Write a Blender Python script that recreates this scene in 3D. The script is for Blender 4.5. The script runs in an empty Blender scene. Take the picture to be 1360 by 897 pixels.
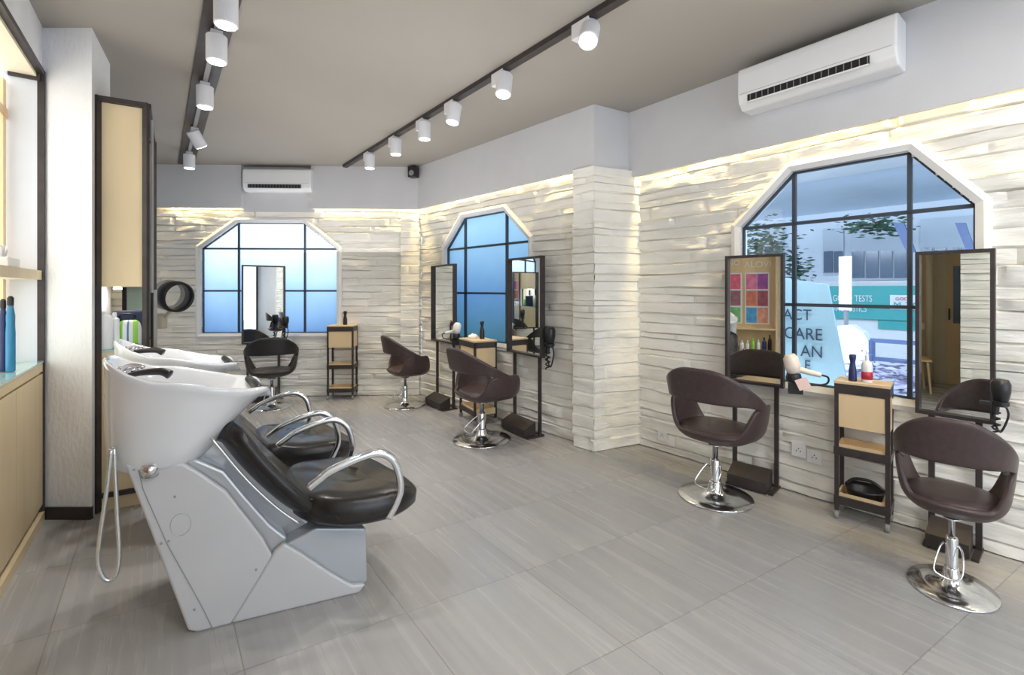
import bpy, bmesh, math, random
from mathutils import Vector, Matrix, noise
random.seed(7)
PI = math.pi
R = math.radians
scn = bpy.context.scene
COL = scn.collection
F = 620.0; CX = 680.0; HY = 385.0; HC = 1.4          # focal length in px, optical centre, horizon, eye height

# ------------------------------------------------------------------ helpers
def fl(px, py):
    Y = HC*F/(py-HY)
    return Vector(((px-CX)/F*Y, Y, 0))
def zat(py, Y): return HC-(py-HY)/F*Y
def on_line(px, P, D):
    r = (px-CX)/F
    t = (r*P[1]-P[0])/(D[0]-r*D[1])
    return t, P[1]+D[1]*t
def az(deg): return Vector((math.sin(R(deg)), math.cos(R(deg)), 0))

def setp(o, label=None, cat=None, group=None, kind=None):
    if label: o['label'] = label
    if cat: o['category'] = cat
    if group: o['group'] = group
    if kind: o['kind'] = kind
    return o
def empty(name, loc=(0, 0, 0), rz=0, label=None, cat=None, group=None, kind=None):
    o = bpy.data.objects.new(name, None); COL.objects.link(o)
    o.location = loc; o.rotation_euler = (0, 0, rz); o.empty_display_size = .1
    return setp(o, label, cat, group, kind)
def obj(name, bm, m, parent=None, smooth=False, loc=None, rot=None):
    me = bpy.data.meshes.new(name)
    bmesh.ops.recalc_face_normals(bm, faces=bm.faces)
    bm.to_mesh(me); bm.free()
    o = bpy.data.objects.new(name, me); COL.objects.link(o)
    ms = m if isinstance(m, (list, tuple)) else [m]
    for x in ms: me.materials.append(x)
    if smooth:
        for p in me.polygons: p.use_smooth = True
    if parent: o.parent = parent
    if loc is not None: o.location = loc
    if rot is not None: o.rotation_euler = rot
    return o
def struct(name, bm, m, parent=None, smooth=False):
    o = obj(name, bm, m, parent, smooth)
    if not parent: o['kind'] = 'structure'
    return o
def B(): return bmesh.new()
def box(bm, x0, x1, y0, y1, z0, z1, M=None, bev=0):
    r = bmesh.ops.create_cube(bm, size=1)
    vs = r['verts']
    for v in vs:
        v.co = Vector((x0+(v.co.x+.5)*(x1-x0), y0+(v.co.y+.5)*(y1-y0), z0+(v.co.z+.5)*(z1-z0)))
    if bev:
        es = list({e for v in vs for e in v.link_edges})
        rr = bmesh.ops.bevel(bm, geom=es, offset=bev, segments=2, affect='EDGES', profile=.5)
        vs = list({v for f in rr['faces'] for v in f.verts} | {v for v in vs if v.is_valid})
    if M is not None:
        for v in vs: v.co = M @ v.co
    return vs
def bar(bm, a, b, w, h=None, up=Vector((0, 0, 1))):
    """rectangular bar from a to b"""
    h = h or w
    a, b = Vector(a), Vector(b); d = (b-a); L = d.length; d.normalize()
    if abs(d.dot(up)) > .95: up = Vector((0, 1, 0)) if abs(d.z) > .9 else Vector((1, 0, 0))
    s = d.cross(up).normalized(); u = s.cross(d).normalized()
    vs = []
    for p in (a, b):
        for (i, j) in ((-1, -1), (1, -1), (1, 1), (-1, 1)):
            vs.append(bm.verts.new(p+s*i*w/2+u*j*h/2))
    for f in ((0, 1, 2, 3), (7, 6, 5, 4), (0, 4, 5, 1), (1, 5, 6, 2), (2, 6, 7, 3), (3, 7, 4, 0)):
        bm.faces.new([vs[i] for i in f])
def prism(bm, pts, z0, z1):
    """vertical prism from plan polygon"""
    a = [bm.verts.new((p[0], p[1], z0)) for p in pts]; b = [bm.verts.new((p[0], p[1], z1)) for p in pts]
    n = len(pts)
    bm.faces.new(a[::-1]); bm.faces.new(b)
    for i in range(n): bm.faces.new((a[i], a[(i+1) % n], b[(i+1) % n], b[i]))
def lathe(bm, prof, seg=24, M=None, cx=0, cy=0):
    rings = []
    for r, z in prof:
        ring = []
        for i in range(seg):
            t = 2*PI*i/seg
            co = Vector((cx+r*math.cos(t), cy+r*math.sin(t), z))
            ring.append(bm.verts.new(M @ co if M is not None else co))
        rings.append(ring)
    for k in range(len(rings)-1):
        for i in range(seg):
            j = (i+1) % seg
            bm.faces.new((rings[k][i], rings[k][j], rings[k+1][j], rings[k+1][i]))
    bm.faces.new(rings[0][::-1]); bm.faces.new(rings[-1])
def tube(bm, pts, r, seg=10, closed=False, flat=None):
    """round tube (or flat bar when flat=(w,h)) along points"""
    pts = [Vector(p) for p in pts]; n = len(pts); rings = []
    ref = None
    for i in range(n):
        if closed: d = pts[(i+1) % n]-pts[i-1]
        else: d = pts[min(i+1, n-1)]-pts[max(i-1, 0)]
        d.normalize()
        if ref is None:
            up = Vector((0, 0, 1)) if abs(d.z) < .9 else Vector((1, 0, 0))
            s = d.cross(up).normalized()
        else:
            s = (ref-d*ref.dot(d)).normalized()
        ref = s; u = s.cross(d).normalized()
        ring = []
        for k in range(seg):
            t = 2*PI*k/seg
            rr = r[i] if isinstance(r, (list, tuple)) else r
            if flat:
                c, q = math.cos(t), math.sin(t)
                a = flat[0]*math.copysign(abs(c)**.5, c); b = flat[1]*math.copysign(abs(q)**.5, q)
                ring.append(bm.verts.new(pts[i]+s*a+u*b))
            else:
                ring.append(bm.verts.new(pts[i]+s*math.cos(t)*rr+u*math.sin(t)*rr))
        rings.append(ring)
    m = n if closed else n-1
    for i in range(m):
        A, C = rings[i], rings[(i+1) % n]
        for k in range(seg):
            j = (k+1) % seg
            bm.faces.new((A[k], A[j], C[j], C[k]))
    if not closed:
        bm.faces.new(rings[0][::-1]); bm.faces.new(rings[-1])
def smoothpath(pts, n=6):
    pts = [Vector(p) for p in pts]; out = []
    for i in range(len(pts)-1):
        p0 = pts[max(i-1, 0)]; p1 = pts[i]; p2 = pts[i+1]; p3 = pts[min(i+2, len(pts)-1)]
        for k in range(n):
            t = k/n
            out.append(.5*((2*p1)+(p2-p0)*t+(2*p0-5*p1+4*p2-p3)*t*t+(3*p1-p0-3*p2+p3)*t**3))
    out.append(pts[-1]); return out
def sstep(x, a, b):
    t = max(0, min(1, (x-a)/(b-a))); return t*t*(3-2*t)
def lerp(tab, x):
    if x <= tab[0][0]: return tab[0][1]
    for (a, b), (c, d) in zip(tab, tab[1:]):
        if x <= c: return b+(d-b)*(x-a)/(c-a)
    return tab[-1][1]
def solid(o, t, off=-1):
    m = o.modifiers.new('s', 'SOLIDIFY'); m.thickness = t; m.offset = off
def subs(o, n=1):
    m = o.modifiers.new('ss', 'SUBSURF'); m.levels = n; m.render_levels = n
def bevm(o, w=.004, n=2):
    m = o.modifiers.new('b', 'BEVEL'); m.width = w; m.segments = n; m.limit_method = 'ANGLE'
def dup(root, loc, rz=None, label=None, group=None):
    r = root.copy(); COL.objects.link(r); r.location = loc
    if rz is not None: r.rotation_euler = (0, 0, rz)
    if label: r['label'] = label
    if group: r['group'] = group
    kids = [o for o in bpy.data.objects if o.parent == root]
    for ch in kids:
        c = ch.copy(); COL.objects.link(c); c.parent = r
        for g in [o for o in bpy.data.objects if o.parent == ch]:
            d = g.copy(); COL.objects.link(d); d.parent = c
    return r
def text(name, s, size, m, parent, M, extrude=.001, flip=False, align='LEFT'):
    c = bpy.data.curves.new(name, 'FONT'); c.body = s; c.size = size; c.extrude = extrude
    c.align_x = align
    c.materials.append(m)
    tmp = bpy.data.objects.new('tmp_text', c); COL.objects.link(tmp)
    dg = bpy.context.evaluated_depsgraph_get(); me = bpy.data.meshes.new_from_object(tmp.evaluated_get(dg)); me.name = name
    bpy.data.objects.remove(tmp)
    if not me.materials: me.materials.append(m)
    o = bpy.data.objects.new(name, me); COL.objects.link(o)
    if parent: o.parent = parent
    o.matrix_local = M @ (Matrix.Scale(-1, 4, (1, 0, 0)) if flip else Matrix())
    return o

# ------------------------------------------------------------------ materials
def mat(name, col, rough=.5, metal=0, noise_s=0, amt=.08, bump=0, bump_s=40, coat=0, spec=.5, stretch=None, emit=None, es=0, aniso=0):
    m = bpy.data.materials.new(name); m.use_nodes = True; nt = m.node_tree; N = nt.nodes; L = nt.links
    b = N['Principled BSDF']
    b.inputs['Base Color'].default_value = (*col, 1); b.inputs['Roughness'].default_value = rough
    b.inputs['Metallic'].default_value = metal; b.inputs['Coat Weight'].default_value = coat
    b.inputs['Specular IOR Level'].default_value = spec
    if emit: b.inputs['Emission Color'].default_value = (*emit, 1); b.inputs['Emission Strength'].default_value = es
    tc = N.new('ShaderNodeTexCoord'); mp = N.new('ShaderNodeMapping'); L.new(tc.outputs['Object'], mp.inputs['Vector'])
    if stretch: mp.inputs['Scale'].default_value = stretch
    n1 = N.new('ShaderNodeTexNoise'); n1.inputs['Scale'].default_value = noise_s or 6; n1.inputs['Detail'].default_value = 5
    L.new(mp.outputs['Vector'], n1.inputs['Vector'])
    rp = N.new('ShaderNodeValToRGB'); rp.color_ramp.elements[0].position = .3; rp.color_ramp.elements[1].position = .7
    a = amt if noise_s else .015
    rp.color_ramp.elements[0].color = (*[max(0, c*(1-a)) for c in col], 1)
    rp.color_ramp.elements[1].color = (*[min(1, c*(1+a)) for c in col], 1)
    L.new(n1.outputs['Fac'], rp.inputs['Fac']); L.new(rp.outputs['Color'], b.inputs['Base Color'])
    if bump:
        n2 = N.new('ShaderNodeTexNoise'); n2.inputs['Scale'].default_value = bump_s; n2.inputs['Detail'].default_value = 6
        L.new(mp.outputs['Vector'], n2.inputs['Vector'])
        bp = N.new('ShaderNodeBump'); bp.inputs['Strength'].default_value = bump; bp.inputs['Distance'].default_value = .01
        L.new(n2.outputs['Fac'], bp.inputs['Height']); L.new(bp.outputs['Normal'], b.inputs['Normal'])
    return m
def glassy(name, col, alpha=.85, rough=.02, gloss=.12):
    """thin clear pane: transparent with a sheen"""
    m = bpy.data.materials.new(name); m.use_nodes = True; nt = m.node_tree; N = nt.nodes; L = nt.links
    N.remove(N['Principled BSDF']); out = N['Material Output']
    t = N.new('ShaderNodeBsdfTransparent'); t.inputs['Color'].default_value = (*col, 1)
    g = N.new('ShaderNodeBsdfGlossy'); g.inputs['Roughness'].default_value = rough
    fr = N.new('ShaderNodeFresnel'); fr.inputs['IOR'].default_value = 1.45
    mx = N.new('ShaderNodeMixShader'); L.new(fr.outputs['Fac'], mx.inputs['Fac'])
    L.new(t.outputs['BSDF'], mx.inputs[1]); L.new(g.outputs['BSDF'], mx.inputs[2]); L.new(mx.outputs['Shader'], out.inputs['Surface'])
    return m

M_brick = mat('white_painted_brick', (.88, .862, .81), .62, noise_s=3.0, amt=.06, bump=.6, bump_s=16, stretch=(1, 1, 3.5))
M_plaster = mat('white_plaster', (.63, .635, .665), .75, noise_s=3, amt=.03, bump=.12, bump_s=60)
M_stucco = mat('rough_white_stucco', (.83, .84, .87), .8, noise_s=5, amt=.03, bump=.7, bump_s=45, stretch=(1, 1, .5))
M_ceil = mat('taupe_ceiling_paint', (.36, .335, .305), .8, noise_s=1, amt=.03)
M_birch = mat('birch_veneer', (.74, .60, .385), .45, noise_s=5, amt=.07, stretch=(1, 1, .25))
M_birchg = mat('golden_birch', (.77, .58, .345), .45, noise_s=5, amt=.1, stretch=(1, 1, .25))
M_birchh = mat('birch_top', (.70, .53, .33), .45, noise_s=6, amt=.1, stretch=(.3, 1, 1))
M_cream = mat('cream_paint', (.85, .77, .60), .6)
M_dark = mat('dark_bronze_steel', (.055, .045, .045), .42, metal=.3, noise_s=12, amt=.2)
M_black = mat('black_plastic', (.014, .014, .016), .35)
M_mull = mat('window_steel', (.06, .075, .10), .45, metal=.2)
M_trim = mat('white_window_moulding', (.80, .81, .83), .5)
M_white = mat('white_gloss_plastic', (.85, .86, .88), .3)
M_porc = mat('white_porcelain', (.74, .76, .79), .12, coat=.6)
M_leather = mat('dark_brown_leather', (.062, .040, .040), .36, noise_s=30, amt=.15, bump=.12, bump_s=220)
M_blackl = mat('black_leather', (.018, .016, .016), .27, noise_s=30, amt=.15, bump=.1, bump_s=200)
M_chairb = mat('black_chair_leather', (.022, .019, .02), .4, noise_s=30, amt=.15, bump=.1, bump_s=200)
M_chrome = mat('polished_chrome', (.80, .81, .83), .16, metal=1)
M_brush = mat('brushed_aluminium', (.72, .73, .75), .26, metal=.85)
M_silver = mat('silver_painted_shell', (.52, .54, .57), .30, metal=.55, noise_s=4, amt=.05)
M_shell = mat('pale_grey_shell', (.60, .61, .635), .38, metal=.12, noise_s=4, amt=.03)
M_mirror = mat('mirror_silver', (.86, .89, .87), .0, metal=1)
M_glass = glassy('clear_pane', (.80, .90, 1.0))
M_glass2 = glassy('shop_front_glass', (.97, .98, 1.0))
M_greenglass = mat('green_tinted_glass', (.42, .62, .58), .05, coat=.5)
M_blueplast = mat('blue_bottle', (.03, .22, .42), .25)
M_navy = mat('navy_bottle', (.02, .03, .12), .3)
M_red = mat('crimson_label', (.45, .02, .05), .35)
M_green = mat('lime_label', (.30, .75, .08), .4)
M_pinklabel = mat('pink_price_card', (.85, .62, .58), .6)
M_grey = mat('grey_plastic', (.30, .30, .31), .4)
M_beige = mat('beige_machine', (.62, .56, .43), .45)
M_teal = mat('teal_sign', (.06, .42, .42), .5)
M_facade = mat('pale_facade', (.74, .79, .85), .8, noise_s=1, amt=.04)
M_facade2 = mat('facade_window_blinds', (.55, .60, .66), .7)
M_extglass = mat('far_window_glass', (.13, .17, .24), .15)
M_board = mat('grey_teal_board', (.36, .50, .55), .6)
M_leaf = mat('street_leaves', (.06, .13, .08), .6, noise_s=20, amt=.4)
M_asphalt = mat('street_asphalt', (.28, .30, .33), .8, noise_s=6)
M_blue = mat('blue_canvas', (.10, .14, .28), .6)
M_text = mat('dark_lettering', (.03, .05, .08), .6)
M_lilac = mat('lilac_blossom', (.42, .40, .55), .7)
M_emit = mat('lamp_glow', (1, 1, 1), .5, emit=(1, .98, .94), es=9)
M_lit = mat('lit_frosted_panel', (1, 1, 1), .5, emit=(1, .97, .88), es=1.6)
M_tissue = mat('tissue_paper', (.9, .9, .9), .8)
M_socket = mat('socket_plate', (.85, .85, .86), .35)

def frosted(name, top, mid, low, blur=True):
    """translucent frosted pane: daylight gradient put into the colour, pale top to blue"""
    m = bpy.data.materials.new(name); m.use_nodes = True; nt = m.node_tree; N = nt.nodes; L = nt.links
    b = N['Principled BSDF']; out = N['Material Output']
    tc = N.new('ShaderNodeTexCoord'); sp = N.new('ShaderNodeSeparateXYZ'); L.new(tc.outputs['Object'], sp.inputs[0])
    nz = N.new('ShaderNodeTexNoise'); nz.inputs['Scale'].default_value = 2.2; nz.inputs['Detail'].default_value = 2
    L.new(tc.outputs['Object'], nz.inputs['Vector'])
    ad = N.new('ShaderNodeMath'); ad.operation = 'MULTIPLY_ADD'; ad.inputs[1].default_value = .28
    L.new(nz.outputs['Fac'], ad.inputs[0]); L.new(sp.outputs['Z'], ad.inputs[2])
    mr = N.new('ShaderNodeMapRange'); mr.inputs['From Min'].default_value = .95; mr.inputs['From Max'].default_value = 2.35
    L.new(ad.outputs[0], mr.inputs['Value'])
    rp = N.new('ShaderNodeValToRGB'); L.new(mr.outputs[0], rp.inputs['Fac'])
    e = rp.color_ramp.elements; e[0].color = (*low, 1); e[0].position = 0; e[1].color = (*top, 1); e[1].position = .95  # pale-to-blue fall of daylight painted into the pane colour
    k = rp.color_ramp.elements.new(.38); k.color = (*mid, 1)
    tr = N.new('ShaderNodeBsdfTranslucent'); L.new(rp.outputs['Color'], tr.inputs['Color'])
    L.new(rp.outputs['Color'], b.inputs['Base Color']); b.inputs['Roughness'].default_value = .22
    mx = N.new('ShaderNodeMixShader'); mx.inputs['Fac'].default_value = .72
    L.new(b.outputs[0], mx.inputs[1]); L.new(tr.outputs[0], mx.inputs[2]); L.new(mx.outputs[0], out.inputs['Surface'])
    return m
M_frost1 = frosted('frosted_daylight_back', (.86, .94, 1.0), (.34, .50, .70), (.15, .27, .46))
M_frost2 = frosted('frosted_daylight_side', (.40, .62, .76), (.13, .27, .47), (.07, .19, .23))

def floor_mat():
    m = bpy.data.materials.new('grey_porcelain_tiles'); m.use_nodes = True; nt = m.node_tree; N = nt.nodes; L = nt.links
    b = N['Principled BSDF']
    g = N.new('ShaderNodeNewGeometry')
    def dot(v):
        d = N.new('ShaderNodeVectorMath'); d.operation = 'DOT_PRODUCT'; L.new(g.outputs['Position'], d.inputs[0]); d.inputs[1].default_value = v; return d.outputs['Value']
    def math_(op, a, bb=None, c=None):
        n = N.new('ShaderNodeMath'); n.operation = op
        for i, x in enumerate((a, bb, c)):
            if x is None: continue
            if isinstance(x, (int, float)): n.inputs[i].default_value = x
            else: L.new(x, n.inputs[i])
        return n.outputs[0]
    u = dot((.797, .603, 0)); v = dot((.5, -.866, 0))
    def line(c, off, sp_):
        t = math_('DIVIDE', math_('SUBTRACT', c, off), sp_)
        f = math_('FRACT', t); d = math_('ABSOLUTE', math_('SUBTRACT', f, .5))
        return math_('GREATER_THAN', d, .5-.0035), math_('FLOOR', t)
    l1, i1 = line(u, .25, .605); l2, i2 = line(v, -1.98, .61)
    gr = math_('MAXIMUM', l1, l2)
    cb = N.new('ShaderNodeCombineXYZ'); L.new(math_('MULTIPLY', u, 24), cb.inputs[0]); L.new(math_('MULTIPLY', v, .8), cb.inputs[1])
    L.new(math_('MULTIPLY_ADD', i1, 3.7, math_('MULTIPLY', i2, 7.9)), cb.inputs[2])
    nz = N.new('ShaderNodeTexNoise'); nz.inputs['Scale'].default_value = 1; nz.inputs['Detail'].default_value = 6; L.new(cb.outputs[0], nz.inputs['Vector'])
    rp = N.new('ShaderNodeValToRGB'); e = rp.color_ramp.elements
    e[0].position = .2; e[0].color = (.315, .313, .318, 1); e[1].position = .8; e[1].color = (.41, .405, .405, 1)
    L.new(nz.outputs['Fac'], rp.inputs['Fac'])
    wn = N.new('ShaderNodeTexWhiteNoise'); wn.noise_dimensions = '2D'
    c2 = N.new('ShaderNodeCombineXYZ'); L.new(i1, c2.inputs[0]); L.new(i2, c2.inputs[1]); L.new(c2.outputs[0], wn.inputs['Vector'])
    hv = N.new('ShaderNodeHueSaturation'); L.new(rp.outputs['Color'], hv.inputs['Color'])
    L.new(math_('MULTIPLY_ADD', wn.outputs['Value'], .12, .94), hv.inputs['Value'])
    mx = N.new('ShaderNodeMixRGB'); L.new(math_('MULTIPLY', gr, .5), mx.inputs['Fac']); L.new(hv.outputs['Color'], mx.inputs[1]); mx.inputs[2].default_value = (.14, .125, .115, 1)
    L.new(mx.outputs[0], b.inputs['Base Color'])
    L.new(math_('MULTIPLY_ADD', nz.outputs['Fac'], .18, .17), b.inputs['Roughness'])
    bp = N.new('ShaderNodeBump'); bp.inputs['Strength'].default_value = .5; bp.inputs['Distance'].default_value = .003; bp.invert = True
    L.new(gr, bp.inputs['Height']); L.new(bp.outputs['Normal'], b.inputs['Normal'])
    return m
M_floor = floor_mat()

# ------------------------------------------------------------------ plan of the room
ZC = 3.0
Ld = Vector((.588, -.809, 0)); Lm = Vector((.809, .588, 0))          # left wall direction (towards viewer) and its normal into the room
def L_(q, d=0): return Vector((-2.864, 2.85, 0))+Ld*q+Lm*d
Cd = Vector((.63, -.777, 0)).normalized(); Cn = Vector((-Cd.y*-1, 0, 0))
Cn = Vector((Cd.y, -Cd.x, 0)).normalized()                            # into the room
C0 = Vector((1.161, 4.234, 0))
def C_(t, d=0): return C0+Cd*t+Cn*d
A0 = Vector((-1.208, 6.223, 0)); A1 = Vector((.57, 4.315, 0)); Ad = (A1-A0).normalized(); An = Vector((Ad.y, -Ad.x, 0))
def A_(t, d=0): return A0+Ad*t+An*d
K0 = Vector((-5.2, 6.05, 0)); Kd = (A0-K0).normalized(); Kn = Vector((Kd.y, -Kd.x, 0))
def K_(t, d=0): return K0+Kd*t+Kn*d
PC = Vector((.707, 4.022, 0))                                          # pillar corner
SR = Vector((1.055, 4.221, 0)); SRd = Vector((.618, -.786, 0))         # soffit over the recess
FL = L_(6.2); FR = C_(6.6)

alc = [L_(2.2), L_(2.2, -2.0), L_(3.08, -2.0), L_(3.08)]
room = [L_(-4.1), L_(0), L_(2.2), L_(2.2, -2.0), L_(3.3, -2.0), L_(3.3), FL, FR, C0+Vector((.1, .1, 0)), PC+Vector((.0, .45, 0)), A0+Vector((.15, .15, 0)), K0+Vector((-.1, .15, 0))]
# simple ngons, niches of the left wall are covered by the cabinets' own bottoms
bm = B(); prism(bm, [(p.x, p.y) for p in room], -.06, 0); struct('floor', bm, M_floor)
bm = B(); prism(bm, [(p.x, p.y) for p in room], ZC, ZC+.08); struct('ceiling', bm, M_ceil)

def octo(d0, d1, da, db, zb, zs, zt):
    return [(d0, zb), (d1, zb), (d1, zs), (db, zt), (da, zt), (d0, zs)]
def inside(pt, poly, grow=0):
    x, y = pt; n = len(poly)
    for i in range(n):
        x0, y0 = poly[i]; x1, y1 = poly[(i+1) % n]
        L = math.hypot(x1-x0, y1-y0)
        if ((x1-x0)*(y-y0)-(y1-y0)*(x-x0))/L < -grow: return False
    return True

def brick_wall(name, P, D, Nn, d0, d1, z1=2.62, holes=(), seed=0, xstep=.035, scale=1.0, z0=0.0):
    """long rough painted courses as a displaced relief"""
    rnd = random.Random(seed); bm = B()
    zs = []; z = z0; rows = []
    while z < z1:
        h = rnd.choice((.045, .06, .075, .09, .105, .12)); rows.append((z, h)); z += h
    nx = max(2, int((d1-d0)/xstep)); grid = []
    for (z, h) in rows:
        cuts = [d0-.3]; 
        while cuts[-1] < d1+.5: cuts.append(cuts[-1]+rnd.uniform(.35, 1.15))
        offs = [rnd.uniform(.004, .026) for _ in cuts]; tilt = [rnd.uniform(-.010, .016) for _ in cuts]
        for fi, fr in enumerate((0, .05, .12, .3, .55, .8, .92)):
            line = []
            for i in range(nx+1):
                d = d0+(d1-d0)*i/nx
                k = max(j for j, c in enumerate(cuts) if c <= d)
                e = min(d-cuts[k], cuts[k+1]-d)
                n = noise.noise(Vector((d*3.2+seed*9, z*7+fr*h*16, 1.3)))*.016+noise.noise(Vector((d*9, (z+fr*h)*40, seed)))*.010
                wav = noise.noise(Vector((d*2.2, z*13, 5+seed)))*.014
                if fr in (0, .05): off = -.006 if fr == 0 else .004
                else: off = offs[k]+tilt[k]*fr+n
                if e < xstep*.55: off = min(off, .001)
                line.append(bm.verts.new(P+D*d+Nn*off*scale+Vector((0, 0, z+fr*h+(wav if z > z0+.02 else 0)))))
            grid.append((z+fr*h, line))
    for (za, a), (zb, b) in zip(grid, grid[1:]):
        for i in range(nx):
            dc = d0+(d1-d0)*(i+.5)/nx; zc = (za+zb)/2
            if any(inside((dc, zc), h, .005) for h in holes): continue
            bm.faces.new((a[i], a[i+1], b[i+1], b[i]))
    for v in [v for v in bm.verts if not v.link_faces]: bm.verts.remove(v)
    me = bpy.data.meshes.new(name); bm.to_mesh(me); bm.free()
    o = bpy.data.objects.new(name, me); COL.objects.link(o); me.materials.append(M_brick); o['kind'] = 'structure'
    for p in me.polygons: p.use_smooth = True
    m = o.modifiers.new('e', 'EDGE_SPLIT'); m.split_angle = R(38)
    return o

# window outlines measured on each wall
def tw(px, P, D): return on_line(px, P, D)
t0, _ = tw(985, C0, Cd); t1, _ = tw(1296, C0, Cd); ta, _ = tw(1053, C0, Cd); tb, _ = tw(1207, C0, Cd)
W3 = dict(poly=octo(t0, t1, ta, tb, .75, 1.865, 2.22), v=[ta, tb], h=[1.863, 1.295])
s0, _ = tw(593, A0, Ad); s1, _ = tw(704, A0, Ad); sa, _ = tw(616, A0, Ad); sb, _ = tw(671, A0, Ad)
W2 = dict(poly=octo(s0, s1, sa, sb, .82, 1.91, 2.25), v=[sa, sb], h=[1.895, 1.36])
k0, yk = tw(268, K0, Kd); k1, _ = tw(448, K0, Kd); ka, _ = tw(316, K0, Kd); kb, _ = tw(404, K0, Kd)
W1 = dict(poly=octo(k0, k1, ka, kb, .83, 1.94, 2.28), v=[ka, kb], h=[1.94, 1.385])

brick_wall('wall_right', C0, Cd, Cn, 0, 4.3, 2.62, [W3['poly']], 3)
brick_wall('wall_right.001', A0, Ad, An, 0, (A1-A0).length+.08, 2.62, [W2['poly']], 5)
brick_wall('wall_back', K0, Kd, Kn, 0, (A0-K0).length, 2.62, [W1['poly']], 8)
# pillar faces (front in line with the soffit, side running back to the recess)
PL = A_((A1-A0).length-.0, 0)
tp, _ = tw(762, PC, -Vector((PC-Vector((-1.227, 6.086, 0)))).normalized())
Sd = (PC-Vector((-1.227, 6.086, 0))).normalized()
PB = PC-Sd*abs(tp)
Sn = Vector((Sd.y, -Sd.x, 0))
brick_wall('pillar_brick', PB, Sd, Sn, 0, (PC-PB).length+.012, 2.45, (), 5, xstep=.03, scale=.8)['label'] = 'white painted brick pillar face'
pd = (C0-PC).normalized(); pn = Vector((pd.y, -pd.x, 0))
brick_wall('pillar_side', PC, pd, pn, -.012, (C0-PC).length, 2.45, (), 5, xstep=.03, scale=.8)
bm = B(); prism(bm, [(PB.x, PB.y), (PC.x, PC.y), (C0.x, C0.y), (PC.x+.1, PC.y+.5)], 0, 2.44)
for v in bm.verts: v.co += Vector((.012, .02, 0))
struct('pillar', bm, M_plaster)
brick_wall('wall_back.001', K_(tw(533, K0, Kd)[0], .035), Kd, Kn, 0, tw(557, K0, Kd)[0]-tw(533, K0, Kd)[0], 2.62, (), 11, xstep=.03, scale=.6)

# windows: moulding, reveal, steel bars, glass
def window(idx, P, D, Nn, W, glass, off_glass=-.05):
    w = empty('window_%d' % idx, (0, 0, 0), kind='structure')
    poly = W['poly']; n = len(poly)
    cx = sum(p[0] for p in poly)/n; cz = sum(p[1] for p in poly)/n
    def off(poly, g):
        out = []
        for i in range(n):
            p0 = Vector(poly[i-1]); p1 = Vector(poly[i]); p2 = Vector(poly[(i+1) % n])
            a = (p1-p0).normalized(); b = (p2-p1).normalized()
            na = Vector((a.y, -a.x)); nb = Vector((b.y, -b.x))
            out.append(p1+(na+nb)*g/(1+na.dot(nb)))
        return out
    W3d = lambda p, d: P+D*p[0]+Nn*d+Vector((0, 0, p[1]))
    o1 = off(poly, .065); o2 = off(poly, .0); o3 = off(poly, .035)
    bm = B()
    loops = [[bm.verts.new(W3d(p, -.01)) for p in o1], [bm.verts.new(W3d(p, .030)) for p in o1], [bm.verts.new(W3d(p, .042)) for p in o3],
             [bm.verts.new(W3d(p, .028)) for p in o2], [bm.verts.new(W3d(p, -.09)) for p in o2]]
    for a, b in zip(loops, loops[1:]):
        for i in range(n): bm.faces.new((a[i], a[(i+1) % n], b[(i+1) % n], b[i]))
    obj('window_moulding', bm, M_trim, w)
    bm = B(); g = off_glass+.012
    for i in range(n):
        a = W3d(poly[i], g); b = W3d(poly[(i+1) % n], g); bar(bm, a, b, .022, .03, Nn)
    d0 = min(p[0] for p in poly); d1 = max(p[0] for p in poly)
    for v in W['v']: bar(bm, W3d((v, poly[0][1]), g), W3d((v, max(p[1] for p in poly)), g), .022, .03, Nn)
    for h in W['h']: bar(bm, W3d((d0, h), g), W3d((d1, h), g), .03, .022, Vector((0, 0, 1)))
    obj('window_bars', bm, M_mull, w)
    bm = B(); bm.faces.new([bm.verts.new(W3d(p, off_glass)) for p in off(poly, .02)])
    obj('window_glass', bm, glass, w)
    return w
window(1, K0, Kd, Kn, W1, M_frost1, -.04)
window(2, A0, Ad, An, W2, M_frost2, -.04)
window(3, C0, Cd, Cn, W3, M_glass, -.04)

# soffits (plaster fascia boards hanging from the ceiling, open behind for the cove lights)
SZ = 2.45; SZC = 2.41
def fascia(name, a, b, z0, th=.03, z1=ZC, m=M_plaster):
    a, b = Vector(a), Vector(b); d = (b-a).normalized(); n = Vector((-d.y, d.x, 0))
    bm = B(); prism(bm, [(a.x, a.y), (b.x, b.y), (b.x+n.x*th, b.y+n.y*th), (a.x+n.x*th, a.y+n.y*th)], z0, z1)
    return struct(name, bm, m)
S0 = Vector((-1.227, 6.086, 0)); Kb = lambda px: (lambda t: S0+Kd*t)(on_line(px, S0, Kd)[0])
fascia('trim_1', S0, PC, SZ)
fascia('trim_2', PC, SR, SZ)
fascia('trim_3', SR, SR+SRd*5.9, SZC)
bp0, bp1, bp2 = Kb(150), Kb(318), Kb(415)
fascia('trim_4', Kb(120), bp1, SZ)
fascia('trim_5', bp2, S0, SZ)
fascia('trim_6', bp1-Kn*.085, bp2-Kn*.085, SZ-.035, .02)
fascia('trim_7', bp1-Kn*.1, bp1, SZ-.0, .02); fascia('trim_8', bp2, bp2-Kn*.1, SZ-.0, .02)
# a pillar cap closing the gap over the pillar
bm = B(); prism(bm, [(PB.x, PB.y), (PC.x, PC.y), (SR.x, SR.y), (C0.x, C0.y), (PC.x+.1, PC.y+.45), (PB.x+.2, PB.y+.3)], SZ-.012, SZ+.02); struct('trim_9', bm, M_plaster)

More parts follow.
